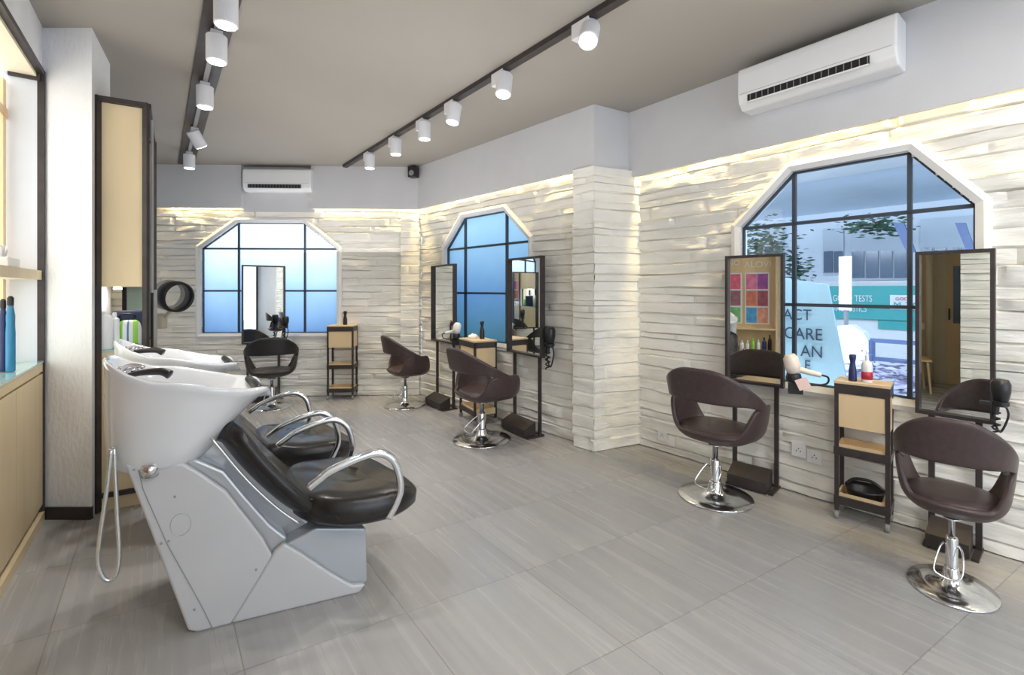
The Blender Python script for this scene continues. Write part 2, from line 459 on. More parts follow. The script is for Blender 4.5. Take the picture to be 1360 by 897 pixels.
def area(name, loc, rot, sx, sy, e, col):
    l = bpy.data.lights.new(name, 'AREA'); l.shape = 'RECTANGLE'; l.size = sx; l.size_y = sy; l.energy = e; l.color = col
    o = bpy.data.objects.new(name, l); COL.objects.link(o); o.location = loc; o.rotation_euler = rot
    return o
def cove(a, b, e, z, col=(1, .76, .34)):
    a, b = Vector(a), Vector(b); c = (a+b)/2; d = b-a
    area('cove_lamp', (c.x, c.y, z), (0, 0, math.atan2(d.y, d.x)), d.length, .03, e, col)
cove(A_(.05, .045), A_((PB-A0).length-.05, .045), 26, SZ+.16)
cove(C_(.15, .05), C_(2.1, .06), 20, SZC+.2)
cove(C_(2.1, .06), C_(4.2, .08), 20, SZC+.2)
cove(K_(.8, .05), K_(on_line(316, K0, Kd)[0], .05), 14, SZ+.16)
cove(K_(on_line(417, K0, Kd)[0], .05), K_((A0-K0).length-.05, .05), 14, SZ+.16)

# left wall (white stucco), front wall with shop window, column
def wallseg(name, a, b, z0, z1, m, th=.06, side=1):
    a, b = Vector(a), Vector(b); d = (b-a).normalized(); n = Vector((-d.y, d.x, 0))*side
    bm = B(); prism(bm, [(a.x, a.y), (b.x, b.y), (b.x+n.x*th, b.y+n.y*th), (a.x+n.x*th, a.y+n.y*th)], z0, z1)
    return struct(name, bm, m)
wallseg('wall_left', L_(0), L_(6.2), 2.73, ZC, M_stucco, side=-1)
wallseg('wall_left.001', L_(-4.15), L_(-.4), 0, ZC, M_stucco, side=-1)
wallseg('wall_left.002', L_(2.15), L_(2.2), 0, 2.73, M_birch, side=-1)
wallseg('wall_left.003', L_(3.08, -.06), L_(6.2, -.06), 0, 2.73, M_plaster, side=-1)
brick_wall('wall_left.004', L_(3.08), Ld, Lm, 0, 3.1, 2.74, (), 21, xstep=.05)
fascia('trim_10', L_(3.08), L_(3.08, -.06), 0, .01, 2.73, M_brick)
# alcove beside the viewer: cream walls and a birch door
bm = B()
for a, b in ((L_(2.2), L_(2.2, -2)), (L_(2.2, -2), L_(3.3, -2)), (L_(3.3, -2), L_(3.3, -.1))):
    d = (b-a).normalized(); n = Vector((-d.y, d.x, 0))*-.05
    prism(bm, [(a.x, a.y), (b.x, b.y), (b.x+n.x, b.y+n.y), (a.x+n.x, a.y+n.y)], 0, ZC)
struct('wall_alcove', bm, M_cream)

cA, cB, cC, cD = Vector((-2.90, 2.85, 0)), fl(122, 685)*0+Vector((-2.565, 2.85, 0)), Vector((-2.85, 3.31, 0)), Vector((-3.25, 3.40, 0))
bm = B(); prism(bm, [(p.x, p.y) for p in (cA, cB, cC, cD)], 0, ZC); struct('column', bm, M_stucco)
bm = B(); prism(bm, [(-2.862, 2.838), (cB.x+.0, 2.838), (cB.x, 2.86), (-2.862, 2.86)], 0, .075); struct('baseboard_left', bm, M_dark)

# shop front behind the viewer
fd = (FR-FL).normalized(); fn = Vector((-fd.y, fd.x, 0)); FW = (FR-FL).length
bm = B()
for t in (0, FW/3, 2*FW/3, FW): bar(bm, FL+fd*t+Vector((0, 0, 0)), FL+fd*t+Vector((0, 0, ZC)), .07, .07)
for z in (.05, 2.25, ZC-.05): bar(bm, FL+Vector((0, 0, z)), FR+Vector((0, 0, z)), .06, .08)
wf = empty('window_4', (0, 0, 0), kind='structure')
obj('window_frame', bm, M_dark, wf)
bm = B(); bm.faces.new([bm.verts.new(p) for p in (FL, FR, FR+Vector((0, 0, ZC)), FL+Vector((0, 0, ZC)))]); obj('window_glass', bm, M_glass2, wf)
wallseg('wall_right.002', C_(4.3), C_(6.6), 0, ZC, M_plaster)

# ------------------------------------------------------------------ camera
cam = bpy.data.cameras.new('camera'); co = bpy.data.objects.new('camera', cam); COL.objects.link(co)
co.location = (0, 0, HC); co.rotation_euler = (R(90), 0, 0)
cam.sensor_width = 36; cam.lens = F/1360*36; cam.shift_y = (HY-448.5)/1360; cam.clip_start = .02
scn.camera = co

# ------------------------------------------------------------------ left display unit
unit = empty('display_cabinet', L_(.5), label='built-in birch display cabinet with dark steel frame and glass counter left of the white column', cat='cabinet')
def Lb(q0, q1, d0, d1, z0, z1, bm):
    ps = [L_(q0, d0), L_(q1, d0), L_(q1, d1), L_(q0, d1)]
    prism(bm, [(p.x, p.y) for p in ps], z0, z1)
def lobj(name, boxes, m, parent, **k):
    bm = B()
    for b_ in boxes: Lb(*b_, bm)
    o = obj(name, bm, m, parent, **k); o.matrix_parent_inverse = Matrix.Translation(-Vector(parent.location)); return o
QE = 1.12
lobj('frame', [(0, .03, -.02, .012, 0, 2.73), (QE-.03, QE, -.02, .012, 0, 2.73), (0, QE, -.02, .012, 2.70, 2.73), (.03, .05, -.14, -.005, 2.66, 2.70)], M_dark, unit)
lobj('end_panel', [(.005, .03, -.16, -.02, .97, 2.68)], mat('pale_blue_grey_panel', (.70, .74, .82), .4), unit)
lobj('top_panel', [(.03, QE, -.16, -.02, 2.68, 2.70)], M_cream, unit)
lobj('back_frame', [(.05, .11, -.16, -.145, .97, 2.62), (.03, QE, -.16, -.145, 2.40, 2.46), (.62, .66, -.16, -.145, .97, 2.62)], M_birchg, unit)
lobj('lit_panel', [(.03, QE, -.175, -.16, .97, 2.66)], M_lit, unit)
lobj('shelf', [(.03, QE, -.145, -.0, 1.46, 1.515)], M_birch, unit)
lobj('counter', [(.0, QE, -.145, .004, .905, .958)], M_birch, unit)
lobj('counter_glass', [(.03, QE, -.145, .008, .958, .970)], M_greenglass, unit)
for i, (a, b) in enumerate(((.02, .20), (.205, .62), (.625, QE-.02))):
    d = lobj('door', [(a, b, -.02, .004, .10, .892)], M_birch, unit)
lobj('carcass', [(0, QE, -.145, -.02, .0, .905)], M_dark, unit)
lobj('plinth', [(0.0, QE, -.02, .012, 0, .055)], M_birch, unit)

# second bay: colour charts (seen in the mirrors)
wallseg('wall_left.005', L_(QE), L_(1.28), 0, 2.73, M_stucco, side=-1)
cb = empty('color_chart_display', L_(1.7), label='birch wall display with hair colour swatch cards and a bottle shelf, seen in a mirror', cat='display')
q0, q1 = 1.28, 2.15
lobj('back_panel', [(q0, q1, -.16, -.14, 0, 2.73)], M_birchg, cb)
lobj('side_panel', [(q0, q0+.02, -.14, 0, 0, 2.73)], M_birchg, cb); lobj('side_panel', [(q1-.02, q1, -.14, 0, 0, 2.73)], M_birchg, cb)
lobj('shelf', [(q0+.02, q1-.02, -.14, 0, .40, .43)], M_birchg, cb); lobj('shelf', [(q0+.02, q1-.02, -.14, 0, .80, .83)], M_birchg, cb)
lobj('base_panel', [(q0+.02, q1-.02, -.14, -.01, 0, .40)], M_birchg, cb)
sw = [[(.38, .10, .42), (.75, .22, .38), (.80, .16, .25), (.85, .30, .22)], [(.40, .12, .16), (.70, .22, .15), (.35, .16, .2), (.45, .22, .25)], [(.80, .38, .28), (.10, .38, .75), (.22, .55, .25), (.42, .12, .24)]]
for j in range(2):
    a0 = q0+.06+j*.37
    card = lobj('swatch_card', [(a0, a0+.33, -.14, -.125, .88, 1.66)], M_white, cb)
    for r_ in range(3):
        for c in range(2):
            s_ = lobj('swatch', [(a0+.02+c*.15, a0+.16+c*.15, -.125, -.12, .90+(2-r_)*.255, 1.13+(2-r_)*.255)], mat('swatch_colour', sw[r_][(1-j)*2+(1-c)] if 0 else sw[r_][3-(j*2+c)], .4, noise_s=14, amt=.25), cb)
def Lmat(q, d, z):
    """text matrix on the left wall facing the room"""
    X = -Ld*-1; X = Ld*1.0
    # reading direction, seen from inside the room (looking along -Lm) runs along -Ld... right hand of viewer
    right = Lm.cross(Vector((0, 0, 1))); right = -right
    M = Matrix((( right.x, 0, Lm.x, 0), (right.y, 0, Lm.y, 0), (0, 1, 0, 0), (0, 0, 0, 1)))
    return Matrix.Translation(L_(q, d)+Vector((0, 0, z))) @ M
for tx, q, z, s in (('ALOVI', 1.70, 1.74, .13), ('JUNO', 1.36, 1.78, .11)):
    o = text('header_lettering', tx, s, M_white, cb, Matrix.Translation(-Vector(cb.location)) @ Lmat(q, -.12, z), flip=True)
    
# ------------------------------------------------------------------ bottles and small props
def bottle(name, prof, m, loc, label, cat='bottle', group=None, caps=None, lab=None, rz=0, seg=20):
    t = empty(name, loc, rz, label, cat, group)
    bm = B(); lathe(bm, prof, seg); obj('body', bm, m, t, smooth=True)
    if caps:
        bm = B(); lathe(bm, caps[0], 14); o = obj(caps[2] if len(caps) > 2 else 'cap', bm, caps[1], t, smooth=False)
        bevm(o, .001)
    if lab:
        bm = B(); lathe(bm, lab[0], seg); obj('paper_label', bm, lab[1], t, smooth=True)
    return t
def P_(px, py, z):
    """point on horizontal plane z seen at px, py"""
    Y = (HC-z)*F/(py-HY); return Vector(((px-CX)/F*Y, Y, z))
slim = lambda r, h: [(r*.9, 0), (r, .006), (r, h*.62), (r*.92, h*.72), (r*.6, h*.84), (r*.45, h*.88)]
def Lp(px, d): return L_(on_line(px, L_(0, d), Ld)[0], d)+Vector((0, 0, .972))
slim = lambda r, h: [(r*.9, 0), (r, .006), (r, h*.50), (r*.9, h*.62), (r*.95, h*.72), (r*.6, h*.86), (r*.45, h*.88)]
bottle('styling_bottle', slim(.019, .40), M_blueplast, Lp(14, -.045), 'blue curved styling spray bottle on the glass counter', caps=([(.013, .345), (.013, .385), (.006, .395)], M_black, 'nozzle'))
bottle('styling_bottle', slim(.017, .38), M_navy, Lp(4, -.075), 'dark navy spray bottle beside the blue one', caps=([(.012, .33), (.012, .37), (.006, .38)], M_black, 'nozzle'))
# tissue box
tb_ = empty('tissue_box', L_(.50, -.07)+Vector((0, 0, 1.516)), math.atan2(Ld.y, Ld.x), 'white tissue box with tissue poking out on the upper birch shelf', 'tissue box')
bm = B(); box(bm, -.11, .11, -.045, .045, 0, .05, bev=.006); obj('box', bm, M_white, tb_)
bm = B()
for k in range(5):
    a = k*.9
    p = [bm.verts.new((.02*math.cos(a)-.01, .012*math.sin(a), .048)), bm.verts.new((.05*math.cos(a+.5), .02*math.sin(a+.5), .085+.02*(k % 2))), bm.verts.new((.02*math.cos(a+1.3), .015*math.sin(a+1.2), .12)), bm.verts.new((.015*math.cos(a+2), .01*math.sin(a+2), .05))]
    bm.faces.new(p)
obj('tissue', bm, M_tissue, tb_)

# mirror-side bottles on the display shelf
grp = 'bottles on the shelf of the colour chart display'
prof_b = lambda r, h: [(r, 0), (r, h*.72), (r*.8, h*.8), (r*.4, h*.84)]
spec = [(M_black, .024, .30), (M_navy, .026, .26), (M_white, .025, .22), (M_green, .025, .24), (M_white, .025, .20), (M_white, .028, .20), (M_white, .025, .20), (M_green, .028, .24), (M_green, .028, .25), (M_green, .026, .22)]
nm = ['tall black', 'dark navy', 'white', 'lime green', 'short white', 'wide white', 'plain white', 'bright lime', 'taller bright lime', 'small lime']
for i, (m_, r_, h_) in enumerate(spec):
    q = q1-.10-i*.074
    bottle('product_bottle', prof_b(r_, h_), m_, L_(q, -.06)+Vector((0, 0, .431)), '%s bottle on the colour chart shelf, %s from the right in the mirror' % (nm[i], ['first', 'second', 'third', 'fourth', 'fifth', 'sixth', 'seventh', 'eighth', 'ninth', 'tenth'][i]), group=grp, caps=([(r_*.4, h_*.84), (r_*.4, h_), (r_*.3, h_+.002)], M_black if i < 2 else (M_green if m_ is M_green else M_white)))

# ------------------------------------------------------------------ tall steel framed cabinet
T1 = Vector((-2.612, 2.925, 0)); T2 = Vector((-2.384, 3.06, 0)); T3 = Vector((-2.95, 3.84, 0)); T4 = Vector((-3.13, 3.78, 0))
tc = empty('tall_cabinet', (T1+T2)/2, label='tall birch cabinet in a dark steel frame beside the white column', cat='cabinet')
def tobj(name, bm, m, parent=None, **k):
    o = obj(name, bm, m, parent or tc, **k); o.matrix_parent_inverse = Matrix.Translation(-Vector((parent or tc).location)); return o
TZ = 2.62
sd = (T2-T1).normalized(); bk = (T3-T2).normalized(); bk1 = (T4-T1).normalized(); tn = Vector((sd.y, -sd.x, 0))
def post(bm, c, w=.03, z0=0, z1=TZ): prism(bm, [(c.x+i*w/2, c.y+j*w/2) for i, j in ((-1, -1), (1, -1), (1, 1), (-1, 1))], z0, z1)
bm = B()
post(bm, T1+sd*.008, .032); post(bm, T2-sd*.012, .028)
for p in (T3, T4): post(bm, p, .03)
for a, b in ((T1, T2), (T2, T3), (T3, T4), (T4, T1)):
    bar(bm, a+Vector((0, 0, TZ-.016)), b+Vector((0, 0, TZ-.016)), .03, .032)
    bar(bm, a+Vector((0, 0, .10)), b+Vector((0, 0, .10)), .02, .03)
bar(bm, T1+Vector((0, 0, 1.0)), T4+Vector((0, 0, 1.0)), .02, .02)
tobj('frame', bm, M_dark)
def quad(z0, z1, ins=.02, k0=0, k1=1, d0=0, d1=1):
    a = T1+sd*ins+bk1*.01; b = T2-sd*(ins+.005)+bk*.01
    a2 = T4+bk1*-.02+sd*.02; b2 = T3-sd*.02
    aa = a.lerp(a2, d0); ab = a.lerp(a2, d1); ba = b.lerp(b2, d0); bb = b.lerp(b2, d1)
    bm = B(); prism(bm, [(p.x, p.y) for p in (aa, ba, bb, ab)], z0, z1); return bm
tobj('upper_cabinet', quad(1.42, TZ-.035), M_birch)
tobj('lower_cabinet', quad(.115, 1.0), M_birch)
tobj('plinth', quad(.0, .082), M_birch)
tobj('counter_glass', quad(1.0, 1.015), M_greenglass)
tobj('niche_back', quad(1.015, 1.42, d0=.94), mat('pale_green_glass_back', (.50, .60, .52), .2))
lamp = tobj('strip_lamp', (lambda bm: (box(bm, 0, 1, 0, 1, 0, 1), bm)[1])(B()), M_emit)
bpy.data.objects.remove(lamp)
bm = B(); a = T1.lerp(T2, .35)+bk*.12; bar(bm, a+Vector((0, 0, 1.408)), a+bk*.22+Vector((0, 0, 1.408)), .03, .012); tobj('strip_lamp', bm, M_emit)
l = area('strip_light', (a.x-.06, a.y+.15, 1.40), (0, 0, R(125)), .25, .04, .35, (1, .95, .85))
# outer face towards the basins: thin mirror frame
bm = B(); e0 = T2+Vector((.010, .02, 0)); e1 = T3+Vector((.015, 0, 0))
bar(bm, e0+Vector((0, 0, 1.38)), e0+Vector((0, 0, TZ-.1)), .012, .012); bar(bm, e0+Vector((.012, .012, 1.02)), e0+Vector((.012, .012, 1.40)), .014, .014)
tobj('mirror_edge', bm, M_grey)
# niche contents
NZ = 1.016
def nich(px, depth):
    """ground point at pixel column px, depth metres beyond the side panel"""
    t, _ = on_line(px, T1+bk*depth, sd); p = T1+bk*depth+sd*t; return Vector((p.x, p.y, NZ))
bottle('white_jar', [(.040, 0), (.043, .01), (.043, .19), (.036, .205), (.036, .22)], M_white, nich(138.5, .07), 'plain white cylindrical bottle at the left of the cabinet niche', caps=([(.02, .22), (.02, .235), (.016, .245)], M_white))
bp_ = empty('lotion_bottle', nich(152, .12), R(-20), 'white lotion bottle with green stripe and blue lettering in the cabinet niche', 'bottle')
bm = B(); box(bm, -.03, .03, -.018, .018, 0, .2, bev=.012); obj('body', bm, M_white, bp_)
bm = B(); box(bm, -.0305, -.012, -.0186, .0186, .02, .18); obj('stripe', bm, M_green, bp_)
bm = B(); lathe(bm, [(.012, .2), (.012, .23), (.008, .235)], 12); obj('cap', bm, M_white, bp_)
wp = empty('wipes_pack', nich(172, .14), R(30), 'round-topped white and green wipes pack leaning in the cabinet niche', 'pack')
def pillowpack(w, h, t):
    bm = B(); n = 14; m = 12
    def at(i, j, s):
        x = (i/n-.5)*2; z = j/m
        ww = w*(1-.0*z)*(math.sqrt(max(0, 1-((z-.55)/.45)**2))*.45+.55 if z > .55 else 1)
        return Vector((x*ww/2, s*t/2*max(0, (1-abs(x)**3))*(1-abs(2*z-1)**3), z*h))
    A = [[bm.verts.new(at(i, j, -1)) for i in range(n+1)] for j in range(m+1)]; Bk = [[bm.verts.new(at(i, j, 1)) for i in range(n+1)] for j in range(m+1)]
    for g, f in ((A, 1), (Bk, -1)):
        for j in range(m):
            for i in range(n):
                v = (g[j][i], g[j][i+1], g[j+1][i+1], g[j+1][i]); bm.faces.new(v if f == 1 else v[::-1])
    bmesh.ops.remove_doubles(bm, verts=bm.verts, dist=.0005)
    return bm
def stripemat():
    m = mat('pack_print', (.9, .92, .93), .35); nt = m.node_tree; N = nt.nodes; L = nt.links; b = N['Principled BSDF']
    tc_ = N.new('ShaderNodeTexCoord'); sp = N.new('ShaderNodeSeparateXYZ'); L.new(tc_.outputs['Object'], sp.inputs[0])
    rp = N.new('ShaderNodeValToRGB'); rp.color_ramp.interpolation = 'CONSTANT'
    mr = N.new('ShaderNodeMapRange'); mr.inputs['From Min'].default_value = -.065; mr.inputs['From Max'].default_value = .065; L.new(sp.outputs['X'], mr.inputs['Value']); L.new(mr.outputs[0], rp.inputs['Fac'])
    e = rp.color_ramp.elements; e[0].color = (.85, .9, .9, 1); e[0].position = 0; e[1].color = (.35, .72, .1, 1); e[1].position = .12
    for p, c in ((.24, (.88, .92, .93)), (.42, (.1, .2, .55)), (.5, (.88, .92, .93)), (.66, (.35, .72, .1)), (.86, (.85, .9, .9))):
        k = rp.color_ramp.elements.new(p); k.color = (*c, 1)
    L.new(rp.outputs['Color'], b.inputs['Base Color']); return m
obj('pouch', pillowpack(.13, .17, .05), stripemat(), wp, smooth=True, loc=(0, 0, .012))
bm = B(); box(bm, -.05, .05, -.02, .02, 0, .02, bev=.004); obj('base_tray', bm, M_black, wp)
nb = empty('navy_bag', nich(171, .30), R(30), 'navy blue carry case with handle standing behind the wipes in the niche', 'case')
bm = B(); box(bm, -.085, .085, -.04, .04, 0, .24, bev=.012); obj('body', bm, mat('navy_cloth', (.02, .03, .08), .6), nb)
bm = B(); tube(bm, smoothpath([(-.04, -.045, .19), (-.035, -.055, .215), (.035, -.055, .215), (.04, -.045, .19)]), .006); obj('handle', bm, M_black, nb)

# ------------------------------------------------------------------ salon chair
def RR(th, z, ztab=[(.37, .30), (.383, .55), (.40, .74), (.435, .88), (.48, .95), (.56, 1.0), (.68, 1.05), (.90, 1.17)]):
    f = lerp(ztab, z)
    c, s = math.cos(th), math.sin(th)
    a, b = .305, (.285 if c > 0 else .25)
    e = 2.5
    r = (abs(s/a)**e+abs(c/b)**e)**(-1/e)*f
    return Vector((r*s, -r*c+.055, z))
def make_chair(leather, label, group):
    t = empty('salon_chair', (0, 0, 0), 0, label, 'chair', group)
    n = 64
    # lower shell
    bm = B(); rows = 9; grid = []
    def zu(a):
        a = abs(a)
        v = .462+.188*sstep(a, R(46), R(70))
        return v-(v-.45)*sstep(a, R(112), R(136))
    for k in range(rows+1):
        ring = []
        for i in range(n):
            th = -PI+2*PI*i/n
            z = .372+(zu(th)-.372)*(k/rows)**.9
            ring.append(bm.verts.new(RR(th, z)))
        grid.append(ring)
    c = bm.verts.new((0, .055, .370))
    for i in range(n):
        j = (i+1) % n; bm.faces.new((c, grid[0][j], grid[0][i]))
        for k in range(rows): bm.faces.new((grid[k][i], grid[k][j], grid[k+1][j], grid[k+1][i]))
    o = obj('seat_shell', bm, leather, t, smooth=True); solid(o, .028, -1); subs(o, 1)
    # upper band wrapping from back to arms
    bm = B(); grid = []; n2 = 44; T = R(116)
    for k in range(8):
        row = []
        for i in range(n2+1):
            th = -T+2*T*i/n2; a = abs(th)
            zt = .895-.275*sstep(a, R(10), R(118))
            zb = .668-.09*sstep(a, R(50), R(112))
            zb = min(zb, zt-.04)
            # rounded ends
            endr = sstep(a, R(104), R(117)); mid = (zt+zb)/2
            zt2 = zt-(zt-mid)*endr*.6; zb2 = zb
            row.append(bm.verts.new(RR(th, zb2+(zt2-zb2)*k/7)))
        grid.append(row)
    for a, b in zip(grid, grid[1:]):
        for i in range(n2): bm.faces.new((a[i], a[i+1], b[i+1], b[i]))
    o = obj('backrest', bm, leather, t, smooth=True); solid(o, .036, -1); subs(o, 1)
    # cushion
    bm = B(); rings = []
    for z, f in ((.41, .70), (.42, .86), (.445, .93), (.466, .91), (.478, .82), (.482, .5)):
        ring = []
        for i in range(40):
            th = 2*PI*i/40; p = RR(th, .5); ring.append(bm.verts.new((p.x*f*.93, p.y*f*.93+.012, z+.010*(1 if z > .5 else 0)*math.cos(th)*0)))
        rings.append(ring)
    for a, b in zip(rings, rings[1:]):
        for i in range(40): bm.faces.new((a[i], a[(i+1) % 40], b[(i+1) % 40], b[i]))
    bm.faces.new(rings[0][::-1]); bm.faces.new(rings[-1])
    o = obj('seat', bm, leather, t, smooth=True)
    # pedestal
    bm = B(); lathe(bm, [(.018, .17), (.018, .352), (.05, .353), (.05, .36)], 20); lathe(bm, [(.036, .05), (.034, .06), (.034, .25), (.030, .258), (.02, .26)], 24)
    obj('column', bm, M_brush if 0 else M_chrome, t, smooth=True)
    bm = B(); lathe(bm, [(.238, 0), (.243, .004), (.239, .010), (.15, .018), (.07, .032), (.05, .06), (.04, .10), (.036, .11)], 48)
    obj('base', bm, M_chrome, t, smooth=True)
    bm = B(); tube(bm, smoothpath([(-.04, 0, .22), (-.06, -.03, .20), (-.085, -.10, .13), (-.075, -.125, .10), (0, -.13, .088), (.045, -.12, .10), (.06, -.09, .14), (.055, -.03, .20), (.035, 0, .22)], 5), .006, 8)
    obj('pump_lever', bm, M_chrome, t, smooth=True)
    return t
G = 'hydraulic salon styling chairs'
ch = make_chair(M_leather, 'brown leather salon chair by the recess window, in front of the swatch-reflecting mirror', G)
def place(o, px, py, azd, sx=1, sz=1, sy=None):
    p = fl(px, py); o.location = p; o.rotation_euler = (0, 0, -R(azd)); o.scale = (sx, sy or sx, sz)
place(ch, 950, 660, 49, .98, 1.0)
c5 = dup(ch, (0, 0, 0), label='brown leather salon chair farthest right, seen from behind with a footrest bar showing'); place(c5, 1264, 781, 45, .67, .93, .80)
c3 = dup(ch, (0, 0, 0), label='brown leather salon chair in front of the mirror beside the brick pillar'); place(c3, 640, 584, 56, 1.06, .98, 1.14)
c2 = dup(ch, (0, 0, 0), label='brown leather salon chair in the far corner facing the narrow mirror'); place(c2, 538, 539, 56, .92, .96, 1.0)
c1 = make_chair(M_chairb, 'black leather salon chair with its back to the viewer before the rear window', G); place(c1, 361, 541, -26, .92, .95)

# ------------------------------------------------------------------ mirror stations
def station(name, legL, legR, w, ztop, zbot, label, rot=0, box_out=.13, dryer=None, legk=.72):
    """legL/legR world floor points of the two legs"""
    c = (legL+legR)/2; d = (legR-legL).normalized()
    rz = math.atan2(d.y, d.x)
    t = empty(name, c, rz+rot, label, 'mirror', 'freestanding styling mirrors')
    # local x along mirror (image right), local -y towards room
    hw = w/2
    lg = hw*legk
    for s in (-1, 1):
        bm = B(); bar(bm, (s*lg, .0, 0), (s*lg, .0, zbot+.02), .026, .026); obj('leg', bm, M_dark, t)
    bm = B()
    f = .018; dep = .05
    for s in (-1, 1): box(bm, s*hw-(f if s > 0 else 0), s*hw+(f if s < 0 else 0), -dep, .0, zbot, ztop)
    box(bm, -hw+f, hw-f, -dep, 0, ztop-f, ztop); box(bm, -hw+f, hw-f, -dep, 0, zbot, zbot+f)
    box(bm, -hw+f, hw-f, -.012, 0, zbot+f, ztop-f)
    obj('mirror_frame', bm, M_dark, t)
    bm = B(); box(bm, -hw+f, hw-f, -.020, -.013, zbot+f, ztop-f); obj('mirror_glass', bm, M_mirror, t)
    # footrest wedge and base bars
    bm = B()
    prof = [(-.035, .0), (-.035-box_out, .0), (-.035-box_out, .07), (-.035, .13)]
    a = [bm.verts.new((-lg+.0, y, z+.012)) for y, z in prof]; b = [bm.verts.new((lg-.02, y, z+.012)) for y, z in prof]
    for i in range(4):
        j = (i+1) % 4; bm.faces.new((a[i], a[j], b[j], b[i]))
    bm.faces.new(a[::-1]); bm.faces.new(b)
    obj('footrest', bm, M_dark, t)
    bm = B()
    for s in (-1, 1): bar(bm, (s*lg, -.15, .008), (s*lg, .045, .008), .03, .014)
    bar(bm, (-lg, .035, .008), (lg, .035, .008), .03, .014); obj('base_frame', bm, M_dark, t)
    return t
def legpt(px, off, kind):
    P, D, Nn = kind
    t, _ = on_line(px, P+Nn*off, D); return P+Nn*off+D*t
WC = (C0, Cd, Cn); WA = (A0, Ad, An); WK = (K0, Kd, Kn)
def span(kind, x0, x1, off, rot=0):
    a = legpt(x0, off, kind); b = legpt(x1, off, kind)
    if rot:
        c = (a+b)/2; d = Matrix.Rotation(R(rot), 3, 'Z') @ (b-a).normalized()
        a = c+d*on_line(x0, c, d)[0]; b = c+d*on_line(x1, c, d)[0]
    return a, b, (b-a).length
a, b, w = span(WC, 966, 1043, .08, 7.1)
st1 = station('mirror_stand', a, b, w, 1.65, .72, 'tall mirror reflecting colour swatch cards, left of the large octagonal window')
a, b, w = span(WC, 1218, 1323, .065)
st2 = station('mirror_stand', a, b, w, 1.615, .70, 'tall mirror farthest right, reflecting a birch doorway and white brick', legk=.60)
a, b, w = span(WA, 678, 724, .10, -10)
st3 = station('mirror_stand', a, b, w, 1.72, .76, 'tall dark framed mirror nearest the brick pillar')
a, b, w = span(WA, 577, 607, .11, -8)
st4 = station('mirror_stand', a, b, w, 1.70, .77, 'narrow dark framed mirror left of the blue side window')
pk = fl(350, 530); dd = az(50)
st5 = station('mirror_stand', pk-dd*.24, pk+dd*.24, .50, 1.71, .72, 'dark framed mirror standing before the rear frosted window')

# hair dryers in holders at the side of the stands
def dryer(loc, rz, mbody, label, scale=1, tag_card=False, hang=False):
    t = empty('hair_dryer', loc, rz, label, 'hair dryer'); t.scale = (scale,)*3
    bm = B()
    M = Matrix.Rotation(R(90), 4, 'Y')
    if not hang:
        lathe(bm, [(.018, -.02), (.040, -.015), (.046, .03), (.044, .08), (.030, .10), (.027, .105)], 24, Matrix.Rotation(R(-12), 4, 'Y'))
        obj('barrel', bm, mbody, t, smooth=True)
        bm = B(); tube(bm, smoothpath([(.02, 0, .01), (.08, 0, -.005), (.15, 0, -.02)]), [.020-.0003*i for i in range(13)], 12); obj('handle', bm, mbody, t, smooth=True)
        bm = B(); tube(bm, smoothpath([(.15, 0, -.02), (.19, .01, -.035), (.18, .01, -.075), (.10, .01, -.09), (.03, .01, -.08), (-.02, .01, -.10)]), .006, 8); obj('cord', bm, M_black, t, smooth=True)
        bm = B(); lathe(bm, [(.03, -.075), (.045, -.065), (.045, -.04), (.04, -.02), (.02, -.018)], 20); box(bm, -.03, .05, -.02, .02, -.15, -.08); obj('holder', bm, M_black, t)
    else:
        lathe(bm, [(.022, .02), (.036, .03), (.046, .08), (.047, .13), (.036, .155), (.03, .157)], 24)
        obj('barrel', bm, mbody, t, smooth=True)
        bm = B(); tube(bm, smoothpath([(-.01, 0, .07), (-.02, 0, 0), (-.025, 0, -.06)]), .018, 12); obj('handle', bm, mbody, t, smooth=True)
        bm = B(); pts = [(.018*math.cos(k*1.1)-.02, .018*math.sin(k*1.1), -.05-.012*k*.55) for k in range(22)]; tube(bm, pts, .006, 6)
        tube(bm, smoothpath([(.01, .01, .02), (.035, .01, -.06), (.0, .01, -.17), (-.03, 0, -.10)]), .006, 6); obj('cord', bm, M_black, t, smooth=True)
        bm = B(); lathe(bm, [(.03, -.01), (.04, 0), (.04, .02), (.03, .025)], 20); box(bm, -.09, -.02, -.012, .012, -.005, .015); obj('holder', bm, M_black, t)
    if tag_card:
        bm = B(); M = Matrix.Translation((.045, -.05, -.075)) @ Matrix.Rotation(R(-24), 4, 'Y'); box(bm, -.035, .035, -.001, .001, -.035, .035, M); obj('price_card', bm, M_pinklabel, t)
    return t
def atY(px, py, Y): return Vector(((px-CX)/F*Y, Y, zat(py, Y)))
dryer(atY(1054, 492, 3.02), -R(38)+R(14), mat('cream_dryer', (.84, .74, .66), .3), 'cream hair dryer with pink price card clipped beside the swatch-reflecting mirror', 1.0, True)
dryer(atY(1329, 538, 2.30), -R(38), M_black, 'black hair dryer hanging at the right edge of the rightmost mirror', .80, hang=True)
dryer(atY(730, 460, 4.35), R(-45), M_black, 'black hair dryer hanging beside the mirror near the brick pillar', 1.15, hang=True)
dryer(atY(606, 441, 5.3), R(150), M_white, 'white hair dryer clipped to the narrow corner mirror', 1.0)
dryer(atY(379, 435, 5.9), R(0), M_black, 'black hair dryer clipped right of the rear mirror', .9, hang=True)

